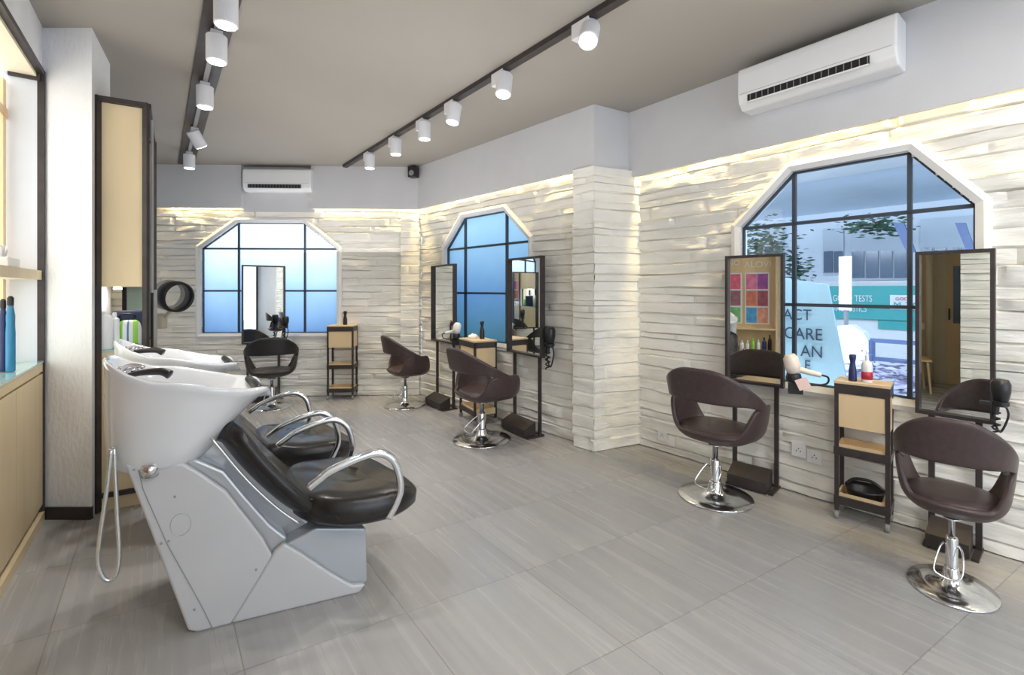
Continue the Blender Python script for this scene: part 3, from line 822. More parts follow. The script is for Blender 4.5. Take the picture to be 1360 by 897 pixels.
# ------------------------------------------------------------------ trolleys
def trolley(loc, rz, w, d, h, label, bin_=False, front_side='x', sidepanel=False):
    t = empty('salon_trolley', loc, rz, label, 'trolley', 'steel framed birch trolleys')
    f = .022
    for i in (0, 1):
        for j in (0, 1):
            x = i*(w-f)+f/2; y = j*(d-f)+f/2
            bm = B(); bar(bm, (x, y, .045), (x, y, h-.02), f, f); obj('post', bm, M_dark, t)
    bm = B()
    for z in (h-.045,):
        for (a, b) in (((0, 0), (w, 0)), ((w, 0), (w, d)), ((w, d), (0, d)), ((0, d), (0, 0))):
            pass
    box(bm, 0, w, -.002, .016, h-.075, h-.018); box(bm, 0, w, d-.016, d, h-.075, h-.018); box(bm, 0, .016, .016, d-.016, h-.075, h-.018); box(bm, w-.016, w, .016, d-.016, h-.075, h-.018)
    obj('top_rail', bm, M_dark, t)
    bm = B(); box(bm, -.002, w+.002, -.002, d+.002, h-.018, h, bev=.003); obj('top_board', bm, M_birchh, t)
    zd = h-.28
    bm = B(); box(bm, f, w-f, .004, .020, zd, h-.078); ob = obj('drawer_front', bm, M_birchg, t)
    bm = B(); box(bm, .004, .018, f, d-f, zd, h-.078); box(bm, w-.018, w-.004, f, d-f, zd, h-.078); box(bm, .02, w-.02, .02, d-.01, zd, zd+.01); obj('drawer_box', bm, M_birchg, t)
    for z in (.40, .10):
        k = empty('tray', (0, 0, 0)); k.parent = t
        bm = B(); box(bm, .012, w-.012, .012, d-.012, z, z+.012)
        for (x0, x1, y0, y1) in ((.012, w-.012, .012, .022), (.012, w-.012, d-.022, d-.012), (.012, .022, .022, d-.022), (w-.022, w-.012, .022, d-.022)):
            box(bm, x0, x1, y0, y1, z, z+.058)
        obj('tray_liner', bm, M_birchg, k)
        bm = B(); 
        for (x0, x1, y0, y1) in ((0, w, -.003, .011), (0, w, d-.011, d+.003), (-.003, .011, 0, d), (w-.011, w+.003, 0, d)):
            box(bm, x0, x1, y0, y1, z-.008, z+.040)
        obj('tray_rail', bm, M_dark, k)
    for i in (0, 1):
        for j in (0, 1):
            x = i*(w-f)+f/2; y = j*(d-f)+f/2
            bm = B(); lathe(bm, [(.022, -.009), (.024, -.006), (.024, .006), (.022, .009)], 16, Matrix.Translation((x, y, .024)) @ Matrix.Rotation(R(90), 4, 'Y'))
            box(bm, x-.012, x+.012, y-.012, y+.012, .028, .05); obj('caster', bm, M_grey, t)
    return t
def ang(a, b): d = b-a; return math.atan2(d.y, d.x)
a = fl(1108, 688); b = fl(1182, 709)
tr3 = trolley(a, ang(a, b), (b-a).length, .19, .845, 'slim steel and birch trolley under the large window beside a dark bowl')
TW3 = (b-a).length
def tloc(tr, x, y, z): return tr.matrix_basis @ Vector((x, y, z)) if False else Vector(tr.location)+Matrix.Rotation(tr.rotation_euler.z, 3, 'Z') @ Vector((x, y, z))
a = fl(434, 531.5); tr1 = trolley(a, R(4), .33, .22, .945, 'birch and steel trolley right of the rear window')
a = fl(630, 566); dB = Vector((.877, .48, 0))
tr2 = trolley(fl(630, 566)+Vector((-.48, .877, 0))*.40, ang(Vector((-.48, .877, 0))*.40, Vector((0, 0, 0))), .40, .26, .87, 'birch and steel trolley between the two side wall mirrors')
for o in bpy.data.objects:
    pass
bm = B(); dbx = [(.0, -.003, .26)]
# birch end panel facing the viewer on the middle trolley
box(bm, .40-.004, .40+.006, .022, .238, .59, .79); obj('end_panel', bm, M_birchg, tr2)
bm = B(); box(bm, .40-.004, .40+.006, .022, .238, .1, .16); obj('tray_panel', bm, M_birchg, tr2)

# things on trolleys
hp = lambda: [(.020, 0), (.021, .01), (.020, .06), (.015, .09), (.013, .11), (.018, .13), (.018, .15), (.010, .155)]
bottle('spray_bottle', [(.021, 0), (.022, .01), (.021, .06), (.014, .10), (.013, .115), (.018, .14), (.018, .155), (.014, .16)], M_navy, tloc(tr3, .085, .05, .846), 'dark slim-waisted bottle on the trolley under the large window')
pb = bottle('pump_bottle', [(.027, 0), (.028, .005), (.028, .10), (.022, .12), (.010, .132)], mat('clear_lotion', (.78, .80, .84), .15), tloc(tr3, .155, .05, .846), 'clear pump bottle with red print beside the dark bottle', caps=([(.010, .13), (.010, .16), (.004, .162), (.004, .185)], M_white, 'pump'), lab=([(.0284, .018), (.0284, .065)], M_red))
bm = B(); box(bm, -.03, .006, -.006, .006, .183, .193); obj('spout', bm, M_white, pb)
bottle('spray_bottle', [(.026, 0), (.027, .01), (.026, .07), (.016, .115), (.016, .13), (.022, .15), (.022, .17), (.016, .178)], M_black, tloc(tr1, .20, .10, .946), 'small black bottle on the trolley right of the rear window')
bottle('spray_bottle', [(.026, 0), (.028, .01), (.027, .08), (.015, .12), (.014, .14), (.022, .165), (.022, .185), (.016, .19)], M_black, tloc(tr2, .22, .17, .871), 'black slim-waisted bottle on the trolley between the side mirrors')
bw = empty('folded_towel', tloc(tr2, .10, .12, .871), R(10), 'small crumpled white cloth on the trolley between the side mirrors', 'cloth')
bm = B(); bmesh.ops.create_icosphere(bm, subdivisions=3, radius=1)
for v in bm.verts: v.co = Vector((v.co.x*.055, v.co.y*.04, max(0, v.co.z*.03+.012)*(1+.5*noise.noise(v.co*2.3))))
obj('cloth', bm, M_tissue, bw, smooth=True)
# dark bowl/tray resting in the bottom of the trolley
bw = empty('black_tint_tray', tloc(tr3, TW3/2+.005, .10, .112), tr3.rotation_euler.z, 'black oval bowl lying in the bottom tray of the slim trolley', 'bowl')
bm = B(); rings = []
for f_, z in ((.6, 0), (.85, .02), (1, .075), (1.03, .085), (.96, .082), (.8, .03), (.55, .012)):
    rings.append([bm.verts.new((.098*f_*math.cos(2*PI*i/32), .062*f_*math.sin(2*PI*i/32), z+(.012 if z > .05 else 0)*math.sin(2*PI*i/32))) for i in range(32)])
for p, q in zip(rings, rings[1:]):
    for i in range(32): bm.faces.new((p[i], p[(i+1) % 32], q[(i+1) % 32], q[i]))
bm.faces.new(rings[0][::-1]); bm.faces.new(rings[-1]); obj('bowl', bm, M_black, bw, smooth=True)
bm = B(); tube(bm, smoothpath([(-.09, 0, .085), (-.05, .01, .12), (.03, .01, .125), (.09, 0, .09)]), .010, 8); obj('rim_handle', bm, M_black, bw, smooth=True)

# ------------------------------------------------------------------ shampoo units
U = az(67); V = az(-37)
O = fl(250, 843)
def sz(px, py, w):
    P = O+V*w; t, Y = on_line(px, P, U); return t, zat(py, Y)
def loc3(s, w, z): return U*s+V*w+Vector((0, 0, z))
def extrude_profile(bm, pts, w0, w1, bev=0):
    a = [bm.verts.new(loc3(s, w0, z)) for s, z in pts]; b = [bm.verts.new(loc3(s, w1, z)) for s, z in pts]; n = len(pts)
    bm.faces.new(a[::-1]); bm.faces.new(b)
    for i in range(n): bm.faces.new((a[i], a[(i+1) % n], b[(i+1) % n], b[i]))
def clampz(p, lo=.0): return (p[0], max(lo, p[1]))
def make_unit(label):
    t = empty('shampoo_unit', O, 0, label, 'shampoo chair', 'backwash shampoo units')
    WB = .50
    # near and far side panels (big flat pale plates)
    side = [(166, 618), (245, 616), (268, 630), (300, 652), (330, 690), (350, 716), (362, 738), (340, 775), (307, 830), (290, 842), (262, 846), (250, 838), (228, 780), (200, 706)]
    sp = [clampz(sz(x, y, 0)) for x, y in side]
    for (w0, w1) in ((-.004, .03), (WB-.03, WB+.004)):
        bm = B(); extrude_profile(bm, sp, w0, w1); o = obj('side_panel', bm, M_shell, t); bevm(o, .010, 3)
        # screws and hatch ring
        if w0 < 0:
            for x, y in ((178, 624), (232, 660), (214, 722), (224, 719), (258, 810), (340, 757)):
                s, z = sz(x, y, -.004); bm = B()
                M = Matrix.Translation(loc3(s, -.005, z)) @ V.to_track_quat('Z', 'Y').to_matrix().to_4x4()
                lathe(bm, [(.0048, -.003), (.0048, .003)], 10, M)
                k = obj('screw', bm, M_grey, o)
            bm = B(); s, z = sz(240, 697, -.004)
            tube(bm, [loc3(s+.035*math.cos(q*PI/12), -.0045, z+.045*math.sin(q*PI/12)) for q in range(24)], .0014, 6, closed=True); obj('hatch_ring', bm, M_silver, o)
            bm = B(); tube(bm, [loc3(*(lambda q: (q[0], -.0055, q[1]))(sz(x, y, -.0045))) for x, y in ((181, 612), (190, 650), (222, 723), (265, 800), (284, 838))], .0016, 6); obj('seam', bm, M_grey, o)
    # inner body, silver sloping back
    inner = [(172, 622), (262, 612), (300, 628), (330, 664), (362, 700), (385, 718), (372, 745), (325, 815), (275, 835), (256, 832), (205, 705)]
    ip = [clampz(sz(x, y, 0), .012) for x, y in inner]
    bm = B(); extrude_profile(bm, ip, .03, WB-.03); o = obj('body', bm, M_silver, t); bevm(o, .015, 3)
    # raised spine under the backrest
    sp2 = [(250, 575), (300, 585), (420, 700), (425, 725), (372, 742), (262, 612)]
    sp2 = [sz(x, y, .12) for x, y in sp2]
    bm = B(); extrude_profile(bm, sp2, .12, WB-.12); o = obj('back_spine', bm, M_silver, t); bevm(o, .02, 4)
    # foot: low block running forward
    base = [(307, 836), (365, 733), (378, 722), (400, 735), (440, 762), (468, 778), (486, 776), (478, 790), (445, 804), (380, 822)]
    bp = [clampz(sz(x, y, 0)) for x, y in base]
    bp = [(s, (0 if i in (0, 8, 9) else z)) for i, (s, z) in enumerate(bp)]
    for (w0, w1) in ((-.002, .03), (WB-.03, WB+.002)):
        bm = B(); extrude_profile(bm, bp, w0, w1); o = obj('foot_panel', bm, M_shell, t); bevm(o, .010, 3)
    ctr = [(307, 832), (378, 725), (420, 702), (486, 702), (488, 772), (478, 788), (440, 802)]
    cp = [clampz(sz(x, y, .03), .0) for x, y in ctr]; cp = [(s, 0 if i in (0, 5, 6) else z) for i, (s, z) in enumerate(cp)]
    bm = B(); extrude_profile(bm, cp, .03, WB-.03); o = obj('pedestal', bm, M_silver2, t); bevm(o, .008, 3)
    # seat
    s0, s1 = .40, .985; w0, w1 = -.085, .56
    bm = B(); rings = []; NN = 48
    for z, f in ((.328, .80), (.332, .92), (.352, .985), (.395, 1.0), (.435, .975), (.45, .90), (.456, .70), (.452, .35)):
        ring = []
        for i in range(NN):
            th = 2*PI*i/NN; c, q = math.cos(th), math.sin(th); e = 2/2.9
            x = math.copysign(abs(c)**e, c); y = math.copysign(abs(q)**e, q)
            nar = 1-.16*sstep(x, .1, 1)
            s = (s0+s1)/2+x*f*(s1-s0)/2; w = (w0+w1)/2+y*f*nar*(w1-w0)/2
            zz = z+.018*sstep(abs(y), .5, 1)*(1 if z > .4 else .5)-.03*sstep(x, .55, 1)*(1 if z > .4 else 0)+.02*sstep(-x, .2, 1)
            ring.append(bm.verts.new(loc3(s, w, zz)))
        rings.append(ring)
    for a, b in zip(rings, rings[1:]):
        for i in range(NN): bm.faces.new((a[i], a[(i+1) % NN], b[(i+1) % NN], b[i]))
    bm.faces.new(rings[0][::-1]); bm.faces.new(rings[-1])
    obj('seat', bm, M_blackl, t, smooth=True)
    # backrest
    cl = smoothpath([(.115, 0, .83), (.165, 0, .755), (.23, 0, .655), (.31, 0, .55), (.39, 0, .46), (.455, 0, .40)], 4)
    bm = B(); rings = []
    n = len(cl)
    for k, p in enumerate(cl):
        d = cl[min(k+1, n-1)]-cl[max(k-1, 0)]; d.normalize(); nn = Vector((-d.z, 0, d.x))   # thickness direction in (s,z)
        nn = -nn if nn.x < 0 else nn
        u = k/(n-1); hw = .265*(1-.35*sstep(1-u, .80, 1.02))*(1-.08*sstep(u, .7, 1)); th_ = .052*(1-.55*sstep(1-u, .86, 1.0))*(1-.2*sstep(u, .85, 1))
        ring = []
        for i in range(28):
            a = 2*PI*i/28; c, q = math.cos(a), math.sin(a)
            x = math.copysign(abs(c)**.6, c)*hw; y = math.copysign(abs(q)**.75, q)*th_
            pos = p+nn*(y+.03*(abs(x)/.27)**2); ring.append(bm.verts.new(loc3(pos.x, WB/2-.01+x, pos.z)))
        rings.append(ring)
    for a, b in zip(rings, rings[1:]):
        for i in range(28): bm.faces.new((a[i], a[(i+1) % 28], b[(i+1) % 28], b[i]))
    bm.faces.new(rings[0][::-1]); bm.faces.new(rings[-1])
    obj('backrest', bm, M_blackl, t, smooth=True)
    bm = B(); 
    ed = []
    for k, p in enumerate(cl[1:]): 
        ed.append(loc3(p.x-.045, -.012+.008, p.z-.028))
    tube(bm, ed, .006, 8); obj('piping', bm, M_brush, t, smooth=True)
    # armrests
    arm = [(410, 648), (425, 636), (440, 625), (480, 607), (505, 602), (524, 614), (532, 645), (526, 668), (515, 688)]
    ap = [sz(x, y, -.06) for x, y in arm]
    for w in (-.06, .62):
        bm = B(); tube(bm, smoothpath([loc3(s, w, z) for s, z in ap], 5), .01, 12, flat=(.019, .016)); obj('armrest', bm, M_chrome2, t, smooth=True)
    # basin
    bz = lambda s: lerp([(-.33, 1.125), (-.27, 1.11), (-.20, 1.065), (-.12, 1.035), (-.02, 1.025), (.08, 1.0), (.20, .975), (.35, .965)], s)
    basin = []
    NN = 72
    # s range, w range, z offset from rim or abs, exponent
    def ring(s0, s1, w0, w1, zf, e=2.7, skew=0):
        out = []
        for i in range(NN):
            a = 2*PI*i/NN; c, q = math.cos(a), math.sin(a); x = math.copysign(abs(c)**(2/e), c); y = math.copysign(abs(q)**(2/e), q)
            s = (s0+s1)/2+x*(s1-s0)/2; k = sstep(x, .0, 1.0)
            w = (w0+w1)/2+y*(w1-w0)/2*(1-.10*k)
            out.append((s, w, zf(s, w, x, y)))
        return out
    notch = lambda w, x: -.045*sstep(x, .80, .96)*(1-sstep(abs(w-.235), .09, .15))
    R_ = []
    R_.append(ring(-.235, .01, .03, .42, lambda s, w, x, y: .668))
    R_.append(ring(-.262, .06, .0, .45, lambda s, w, x, y: .676))
    R_.append(ring(-.276, .10, -.018, .47, lambda s, w, x, y: .70+.02*max(0, x)))
    R_.append(ring(-.282, .15, -.026, .485, lambda s, w, x, y: .76+.03*max(0, x)))
    R_.append(ring(-.286, .225, -.032, .495, lambda s, w, x, y: .85+.015*max(0, x)))
    R_.append(ring(-.288, .285, -.032, .502, lambda s, w, x, y: .92+.02*(1-max(0, x))))
    R_.append(ring(-.289, .315, -.034, .505, lambda s, w, x, y: bz(s)-.030+notch(w, x)*.5))
    R_.append(ring(-.292, .335, -.040, .510, lambda s, w, x, y: bz(s)-.010+notch(w, x)))
    R_.append(ring(-.287, .330, -.034, .504, lambda s, w, x, y: bz(s)+notch(w, x)))
    R_.append(ring(-.280, .315, -.020, .490, lambda s, w, x, y: bz(s)+.002+notch(w, x)))
    R_.append(ring(-.268, .298, -.008, .478, lambda s, w, x, y: bz(s)-.010+notch(w, x)))
    R_.append(ring(-.258, .25, .005, .465, lambda s, w, x, y: min(bz(s)-.06, .985)))
    R_.append(ring(-.235, .16, .04, .43, lambda s, w, x, y: .86))
    R_.append(ring(-.18, .05, .11, .36, lambda s, w, x, y: .79))
    bm = B(); G_ = [[bm.verts.new(loc3(*p)) for p in r_] for r_ in R_]
    for a, b in zip(G_, G_[1:]):
        for i in range(NN): bm.faces.new((a[i], a[(i+1) % NN], b[(i+1) % NN], b[i]))
    bm.faces.new(G_[0][::-1]); bm.faces.new(G_[-1])
    obj('basin', bm, M_porc, t, smooth=True)
    # neck rest
    bm = B(); pts = smoothpath([(.262, .09, .965), (.285, .14, .940), (.292, .235, .925), (.285, .33, .940), (.262, .38, .965)], 4)
    tube(bm, [loc3(*p) for p in pts], [.016+.008*math.sin(PI*i/(len(pts)-1)) for i in range(len(pts))], 12); obj('neck_rest', bm, M_black, t, smooth=True)
    bm = B(); pts = [(.245, .10, .985), (.275, .2, .958), (.275, .28, .958), (.245, .38, .985)]
    # taps
    bm.free(); bm = B()
    lathe(bm, [(.022, 0), (.022, .03), (.016, .036), (.016, .06), (.010, .064)], 16, Matrix.Translation(loc3(-.235, .18, 1.015)))
    lathe(bm, [(.012, -.03), (.012, .03)], 12, Matrix.Translation(loc3(-.20, .18, 1.06)) @ Matrix.Rotation(R(80), 4, 'Y'))
    tube(bm, smoothpath([loc3(-.235, .18, 1.06), loc3(-.20, .17, 1.085), loc3(-.15, .15, 1.075)]), .009, 8)
    obj('mixer_tap', bm, M_chrome, t, smooth=True)
    bm = B(); tube(bm, smoothpath([loc3(-.20, .15, 1.045), loc3(-.15, .13, 1.056), loc3(-.09, .11, 1.058), loc3(-.06, .10, 1.045)], 5), [.010+.0006*i for i in range(16)], 12)
    obj('spray_hose', bm, M_black, t, smooth=True)
    # waste outlet
    bm = B(); s, z = sz(200, 622, .02); lathe(bm, [(.028, -.03), (.034, 0), (.028, .02)], 16, Matrix.Translation(loc3(s, .0, z+.005))); obj('waste_pipe', bm, M_chrome, t, smooth=True)
    return t
M_silver2 = mat('pale_silver_pedestal', (.50, .54, .585), .35, metal=.35)
M_chrome2 = mat('satin_chrome', (.80, .81, .83), .14, metal=1)
un = make_unit('nearest shampoo unit with white basin, black leather seat and grey metal body')
un2 = dup(un, O+Vector((-.545, .69, 0)), label='second shampoo unit, behind the nearest one, with white basin and black seat')
# hose loop hanging from near basin only
hs = [(148, 596), (142, 650), (133, 712), (130, 745), (136, 766), (145, 772), (154, 764), (158, 735), (155, 680), (151, 596)]
bm = B(); pts = [(lambda q: loc3(q[0], -.012+.03*(i/9), q[1]))(sz(x, y, -.0)) for i, (x, y) in enumerate(hs)]
tube(bm, smoothpath(pts, 6), .0075, 10); obj('hanging_hose', bm, M_brush, un, smooth=True)

# ------------------------------------------------------------------ hood dryer behind the basins
YH = 4.35; KH = 1.16
hd = empty('hood_dryer', fl(206, 385+HC*F/YH), 0, 'hair processor with dark ring hood on a beige arm, behind the basins', 'hair dryer')
base = Vector(hd.location)
def hobj(name, bm, m, **k):
    o = obj(name, bm, m, hd, **k); o.matrix_parent_inverse = Matrix.Translation(-base); return o
c = atY(233, 394, YH)
axis = Vector((.93, -.38, -.16)).normalized(); Mx = Matrix.Translation(c) @ axis.to_track_quat('Z', 'Y').to_matrix().to_4x4() @ Matrix.Scale(KH, 4)
bm = B(); rings = []
for r_, z_ in ((.105, .05), (.122, .045), (.126, .0), (.120, -.05), (.108, -.052), (.108, .0)):
    rings.append([bm.verts.new(Mx @ Vector((r_*math.cos(2*PI*i/40), r_*math.sin(2*PI*i/40), z_))) for i in range(40)])
rings.append(rings[0])
for p, q in zip(rings, rings[1:]):
    for i in range(40): bm.faces.new((p[i], p[(i+1) % 40], q[(i+1) % 40], q[i]))
hobj('hood_ring', bm, M_dark2 if 'M_dark2' in globals() else M_black, smooth=True)
bm = B(); rings = []
for r_, z_ in ((.121, -.045), (.124, -.09), (.116, -.115), (.110, -.114), (.116, -.09), (.113, -.045)):
    rings.append([bm.verts.new(Mx @ Vector((r_*math.cos(2*PI*i/40), r_*math.sin(2*PI*i/40), z_))) for i in range(40)])
for p, q in zip(rings, rings[1:]):
    for i in range(40): bm.faces.new((p[i], p[(i+1) % 40], q[(i+1) % 40], q[i]))
hobj('hood_shell', bm, mat('smoky_clear_plastic', (.55, .50, .44), .2), smooth=True)
bm = B(); p1 = atY(226, 413, YH); p0 = atY(213, 430, YH); tube(bm, [p1, p0], .014, 12); hobj('arm', bm, M_beige, smooth=True)
bm = B(); p = atY(212, 426, YH); box(bm, p.x-.075, p.x+.05, p.y-.04, p.y+.04, p.z-.075, p.z+.06, bev=.012); hobj('control_box', bm, M_beige)
bm = B(); p = atY(206, 437, YH); tube(bm, [p, Vector((p.x, p.y, .1))], .011, 12); hobj('pole', bm, M_grey, smooth=True)
bm = B()
for k in range(5): 
    a = k*2*PI/5; tube(bm, [Vector((base.x, base.y, .09)), Vector((base.x+.24*math.cos(a), base.y+.24*math.sin(a), .03))], .014, 8)
    lathe(bm, [(.02, 0), (.024, .012), (.02, .035)], 10, Matrix.Translation((base.x+.24*math.cos(a), base.y+.24*math.sin(a), 0)))
hobj('star_base', bm, M_grey)

# ------------------------------------------------------------------ ceiling tracks and spotlights
def cpt(px, py):
    Y = (ZC-HC)*F/(HY-py); return Vector(((px-CX)/F*Y, Y, ZC))
t1a = cpt(296, -2); t1b = cpt(247, 218); d1 = (t1b-t1a).normalized()
t2a = cpt(817, -2); t2b = cpt(458, 219); d2 = (t2b-t2a).normalized()
t1s = t1a-d1*2.2; t2s = t2a-d2*1.0
tk1 = empty('light_track', t1s, 0, 'wide dark recessed ceiling channel with white rail, left of the ceiling', 'light track')
tk2 = empty('light_track', t2s, 0, 'narrow dark ceiling track running along the middle of the ceiling', 'light track')
def kobj(name, bm, m, par):
    o = obj(name, bm, m, par); o.matrix_parent_inverse = Matrix.Translation(-Vector(par.location)); return o
dz = Vector((0, 0, 1))
bm = B(); bar(bm, t1s-dz*.006, t1b-dz*.006, .165, .012)
kobj('channel', bm, M_dark, tk1)
bm = B(); 
s1 = d1.cross(dz)
bar(bm, t1s-dz*.02, t1b-dz*.02, .03, .018); kobj('rail', bm, M_grey, tk1)
bm = B(); bar(bm, t2s-dz*.018, t2b-dz*.018, .055, .036); kobj('channel', bm, M_dark, tk2)
M_spot = mat('spotlight_white', (.78, .79, .84), .35)
def spot(track, px, py, d, tilt, label, lean=0, scale=1.14):
    """adapter on track and tilted can; py = ceiling pixel of the adapter"""
    p = cpt(px, py)
    t = empty('track_spotlight', p-dz*.03, math.atan2(d.y, d.x), label, 'spotlight', 'white track spotlights')
    t.scale = (scale,)*3
    bm = B(); box(bm, -.06, .06, -.028, .028, -.075, .005, bev=.004); obj('adapter', bm, M_spot, t)
    M = Matrix.Translation((-.045, 0, -.06)) @ Matrix.Rotation(lean, 4, 'Y') @ Matrix.Rotation(tilt, 4, 'X')
    bm = B(); lathe(bm, [(.046, .035), (.050, .03), (.050, -.10), (.046, -.104)], 28, M); obj('lamp_can', bm, M_spot, t, smooth=False)
    bm = B(); lathe(bm, [(.042, -.106), (.042, -.1045)], 28, M); obj('lens', bm, M_emit, t)
    l = bpy.data.lights.new('spot_lamp', 'SPOT'); l.energy = 40; l.spot_size = R(75); l.spot_blend = .8; l.color = (1, .95, .88); l.shadow_soft_size = .04
    o = bpy.data.objects.new('spot_lamp', l); COL.objects.link(o); o.parent = t; o.matrix_local = M @ Matrix.Translation((0, 0, -.12))
    return t
lab1 = ['nearest the viewer and cut by the top edge', 'second from the top edge', 'third from the top edge', 'tilted toward the tall cabinet', 'farthest, lighting the rear wall']
P1 = [(285, -14, 0, 0), (286, 40, 0, 0), (270, 108, 0, 0), (257, 168, R(-30), R(-20)), (249, 200, 0, 0)]
for (px, py, tl, le), lb in zip(P1, lab1):
    Y = (ZC-HC)*F/(HY-py)
    # snap onto the track
    px2 = t1a.x+(t1b.x-t1a.x)*(Y-t1a.y)/(t1b.y-t1a.y); px2 = px2/Y*F+CX
    spot(tk1, px2, py, d1, tl, 'white spotlight on the wide left channel, '+lb, le)
lab2 = ['tilted, nearest the viewer', 'second from the viewer', 'third from the viewer', 'fourth from the viewer', 'fifth from the viewer', 'farthest away, near the rear wall']
P2 = [(775, 24, R(30), R(22)), (662, 92, R(12), R(8)), (596, 132, R(10), 0), (555, 156, 0, 0), (518, 179, 0, 0), (486, 200, 0, 0)]
for (px, py, tl, le), lb in zip(P2, lab2):
    Y = (ZC-HC)*F/(HY-py); px2 = t2a.x+(t2b.x-t2a.x)*(Y-t2a.y)/(t2b.y-t2a.y); px2 = px2/Y*F+CX
    spot(tk2, px2, py, d2, tl, 'white spotlight on the middle ceiling track, '+lb, le)

# ------------------------------------------------------------------ air conditioners, speaker, sockets
def aircon(loc, rz, w, h, dep, label):
    """local x along wall, -y out into the room; origin at the wall, bottom left"""
    t = empty('air_conditioner', loc, rz, label, 'air conditioner')
    pr = [(0, h), (-dep*.78, h), (-dep*.97, h*.94), (-dep, h*.80), (-dep, h*.32), (-dep*.93, h*.14), (-dep*.70, 0), (0, 0)]
    bm = B(); a = [bm.verts.new((0, y, z)) for y, z in pr]; b = [bm.verts.new((w, y, z)) for y, z in pr]
    for i in range(len(pr)):
        j = (i+1) % len(pr); bm.faces.new((a[i], a[j], b[j], b[i]))
    bm.faces.new(a[::-1]); bm.faces.new(b); o = obj('casing', bm, M_white, t); bevm(o, .012, 3)
    bm = B(); box(bm, .08*w, .86*w, -dep*1.004, -dep*.985, h*.10, h*.29, None)
    M = Matrix.Translation((0, 0, 0)); obj('air_outlet', bm, M_black, t)
    k = B()
    for i in range(18):
        x = .10*w+i*.044*w; box(k, x, x+.004, -dep*1.012, -dep*.99, h*.11, h*.28)
    obj('louvre_fins', k, M_grey, t)
    bm = B(); box(bm, .08*w, .86*w, -dep*1.08, -dep*1.005, h*.085, h*.115); obj('flap', bm, M_white, t)
    bm = B(); box(bm, .02, w-.02, -dep*1.004, -dep*.99, h*.345, h*.352); obj('seam_line', bm, M_grey, t)
    return t
tL, _ = on_line(979, SR+Vector((-.786, -.618, 0))*.2, SRd); tR, _ = on_line(1191, SR+Vector((-.786, -.618, 0))*.2, SRd)
pl_ = SR+SRd*tL; aircon((pl_.x, pl_.y, 2.65), math.atan2(SRd.y, SRd.x), tR-tL, .29, .20, 'large white split air conditioner on the plaster band above the big window')
kk = bp1.lerp(bp2, .085); aircon((kk.x-Kn.x*.085, kk.y-Kn.y*.085, 2.655), math.atan2(Kd.y, Kd.x), .85, .29, .17, 'small white air conditioner set in the niche above the rear window')
sp_ = empty('wall_speaker', atY(549, 236, 6.0), R(-20), 'small black speaker in the far ceiling corner', 'speaker')
bm = B(); box(bm, -.055, .055, -.05, .05, 0, .14, bev=.008); obj('housing', bm, M_black, sp_)
bm = B(); box(bm, -.01, .01, .04, .12, .06, .08); obj('bracket', bm, M_black, sp_)
bm = B(); lathe(bm, [(.036, -.002), (.036, .002), (.012, .003)], 20, Matrix.Translation((0, -.05, .05)) @ Matrix.Rotation(R(90), 4, 'X')); obj('grille', bm, M_grey, sp_)
for i, (px, z, lb) in enumerate(((1063, .30, 'left of the pair below the large window'), (1084, .28, 'right of the pair below the large window'), (882, .14, 'low on the wall near the brick pillar'))):
    t_, _ = on_line(px, C0, Cd); p = C_(t_, .022)
    s_ = empty('power_socket', (p.x, p.y, z), math.atan2(Cd.y, Cd.x), 'white wall socket '+lb, 'socket', 'white wall sockets')
    bm = B(); box(bm, -.045, .045, -.012, .0, -.045, .045, bev=.004); obj('plate', bm, M_socket, s_)
    bm = B()
    for x, z_ in ((-.012, 0), (.012, 0), (0, .016)): lathe(bm, [(.004, -.001), (.004, .001)], 8, Matrix.Translation((x, -.0125, z_-.004)) @ Matrix.Rotation(R(90), 4, 'X'))
    obj('pin_holes', bm, M_black, s_)

# ------------------------------------------------------------------ alcove contents seen in the right mirror
dr = struct('door_1', (lambda bm: (prism(bm, [(p.x, p.y) for p in (L_(2.78, -1.99), L_(3.26, -1.99), L_(3.26, -1.95), L_(2.78, -1.95))], 0, 2.1), bm)[1])(B()), M_birchg)
bm = B(); prism(bm, [(p.x, p.y) for p in (L_(2.86, -1.948), L_(3.10, -1.948), L_(3.10, -1.944), L_(2.86, -1.944))], .9, 1.75); o = obj('door_glass', bm, M_extglass, dr)
bm = B(); prism(bm, [(p.x, p.y) for p in (L_(2.81, -1.95), L_(2.83, -1.95), L_(2.83, -1.91), L_(2.81, -1.91))], .95, 1.12); obj('door_handle', bm, M_black, dr)
bm = B(); prism(bm, [(p.x, p.y) for p in (L_(2.22, -1.98), L_(2.60, -1.98), L_(2.60, -1.93), L_(2.22, -1.93))], 0, 2.95); struct('wall_alcove_panel', bm, M_birchg)
bm = B(); p = L_(2.62, -1.7); lathe(bm, [(.045, 0), (.045, ZC)], 20, Matrix.Translation((p.x, p.y, 0))); struct('column_alcove', bm, M_cream, smooth=True)
wc = empty('wooden_chair', L_(2.50, -.9), R(20), 'rustic plank wooden chair seen in the rightmost mirror', 'chair')
bm = B(); box(bm, -.22, .22, -.2, .2, .43, .455); obj('seat', bm, M_birchg, wc)
for i in (-1, 1):
    for j in (-1, 1): bm = B(); tube(bm, [(i*.18, j*.16, .43), (i*.21, j*.19, 0)], .014, 8); obj('leg', bm, M_birchg, wc)
bm = B()
for i in (-1, 0, 1): tube(bm, [(-.2, i*.14, .44), (-.27, i*.15, .88)], .011, 8)
bar(bm, (-.27, -.2, .88), (-.27, .2, .88), .03, .09); obj('backrest', bm, M_birchg, wc)

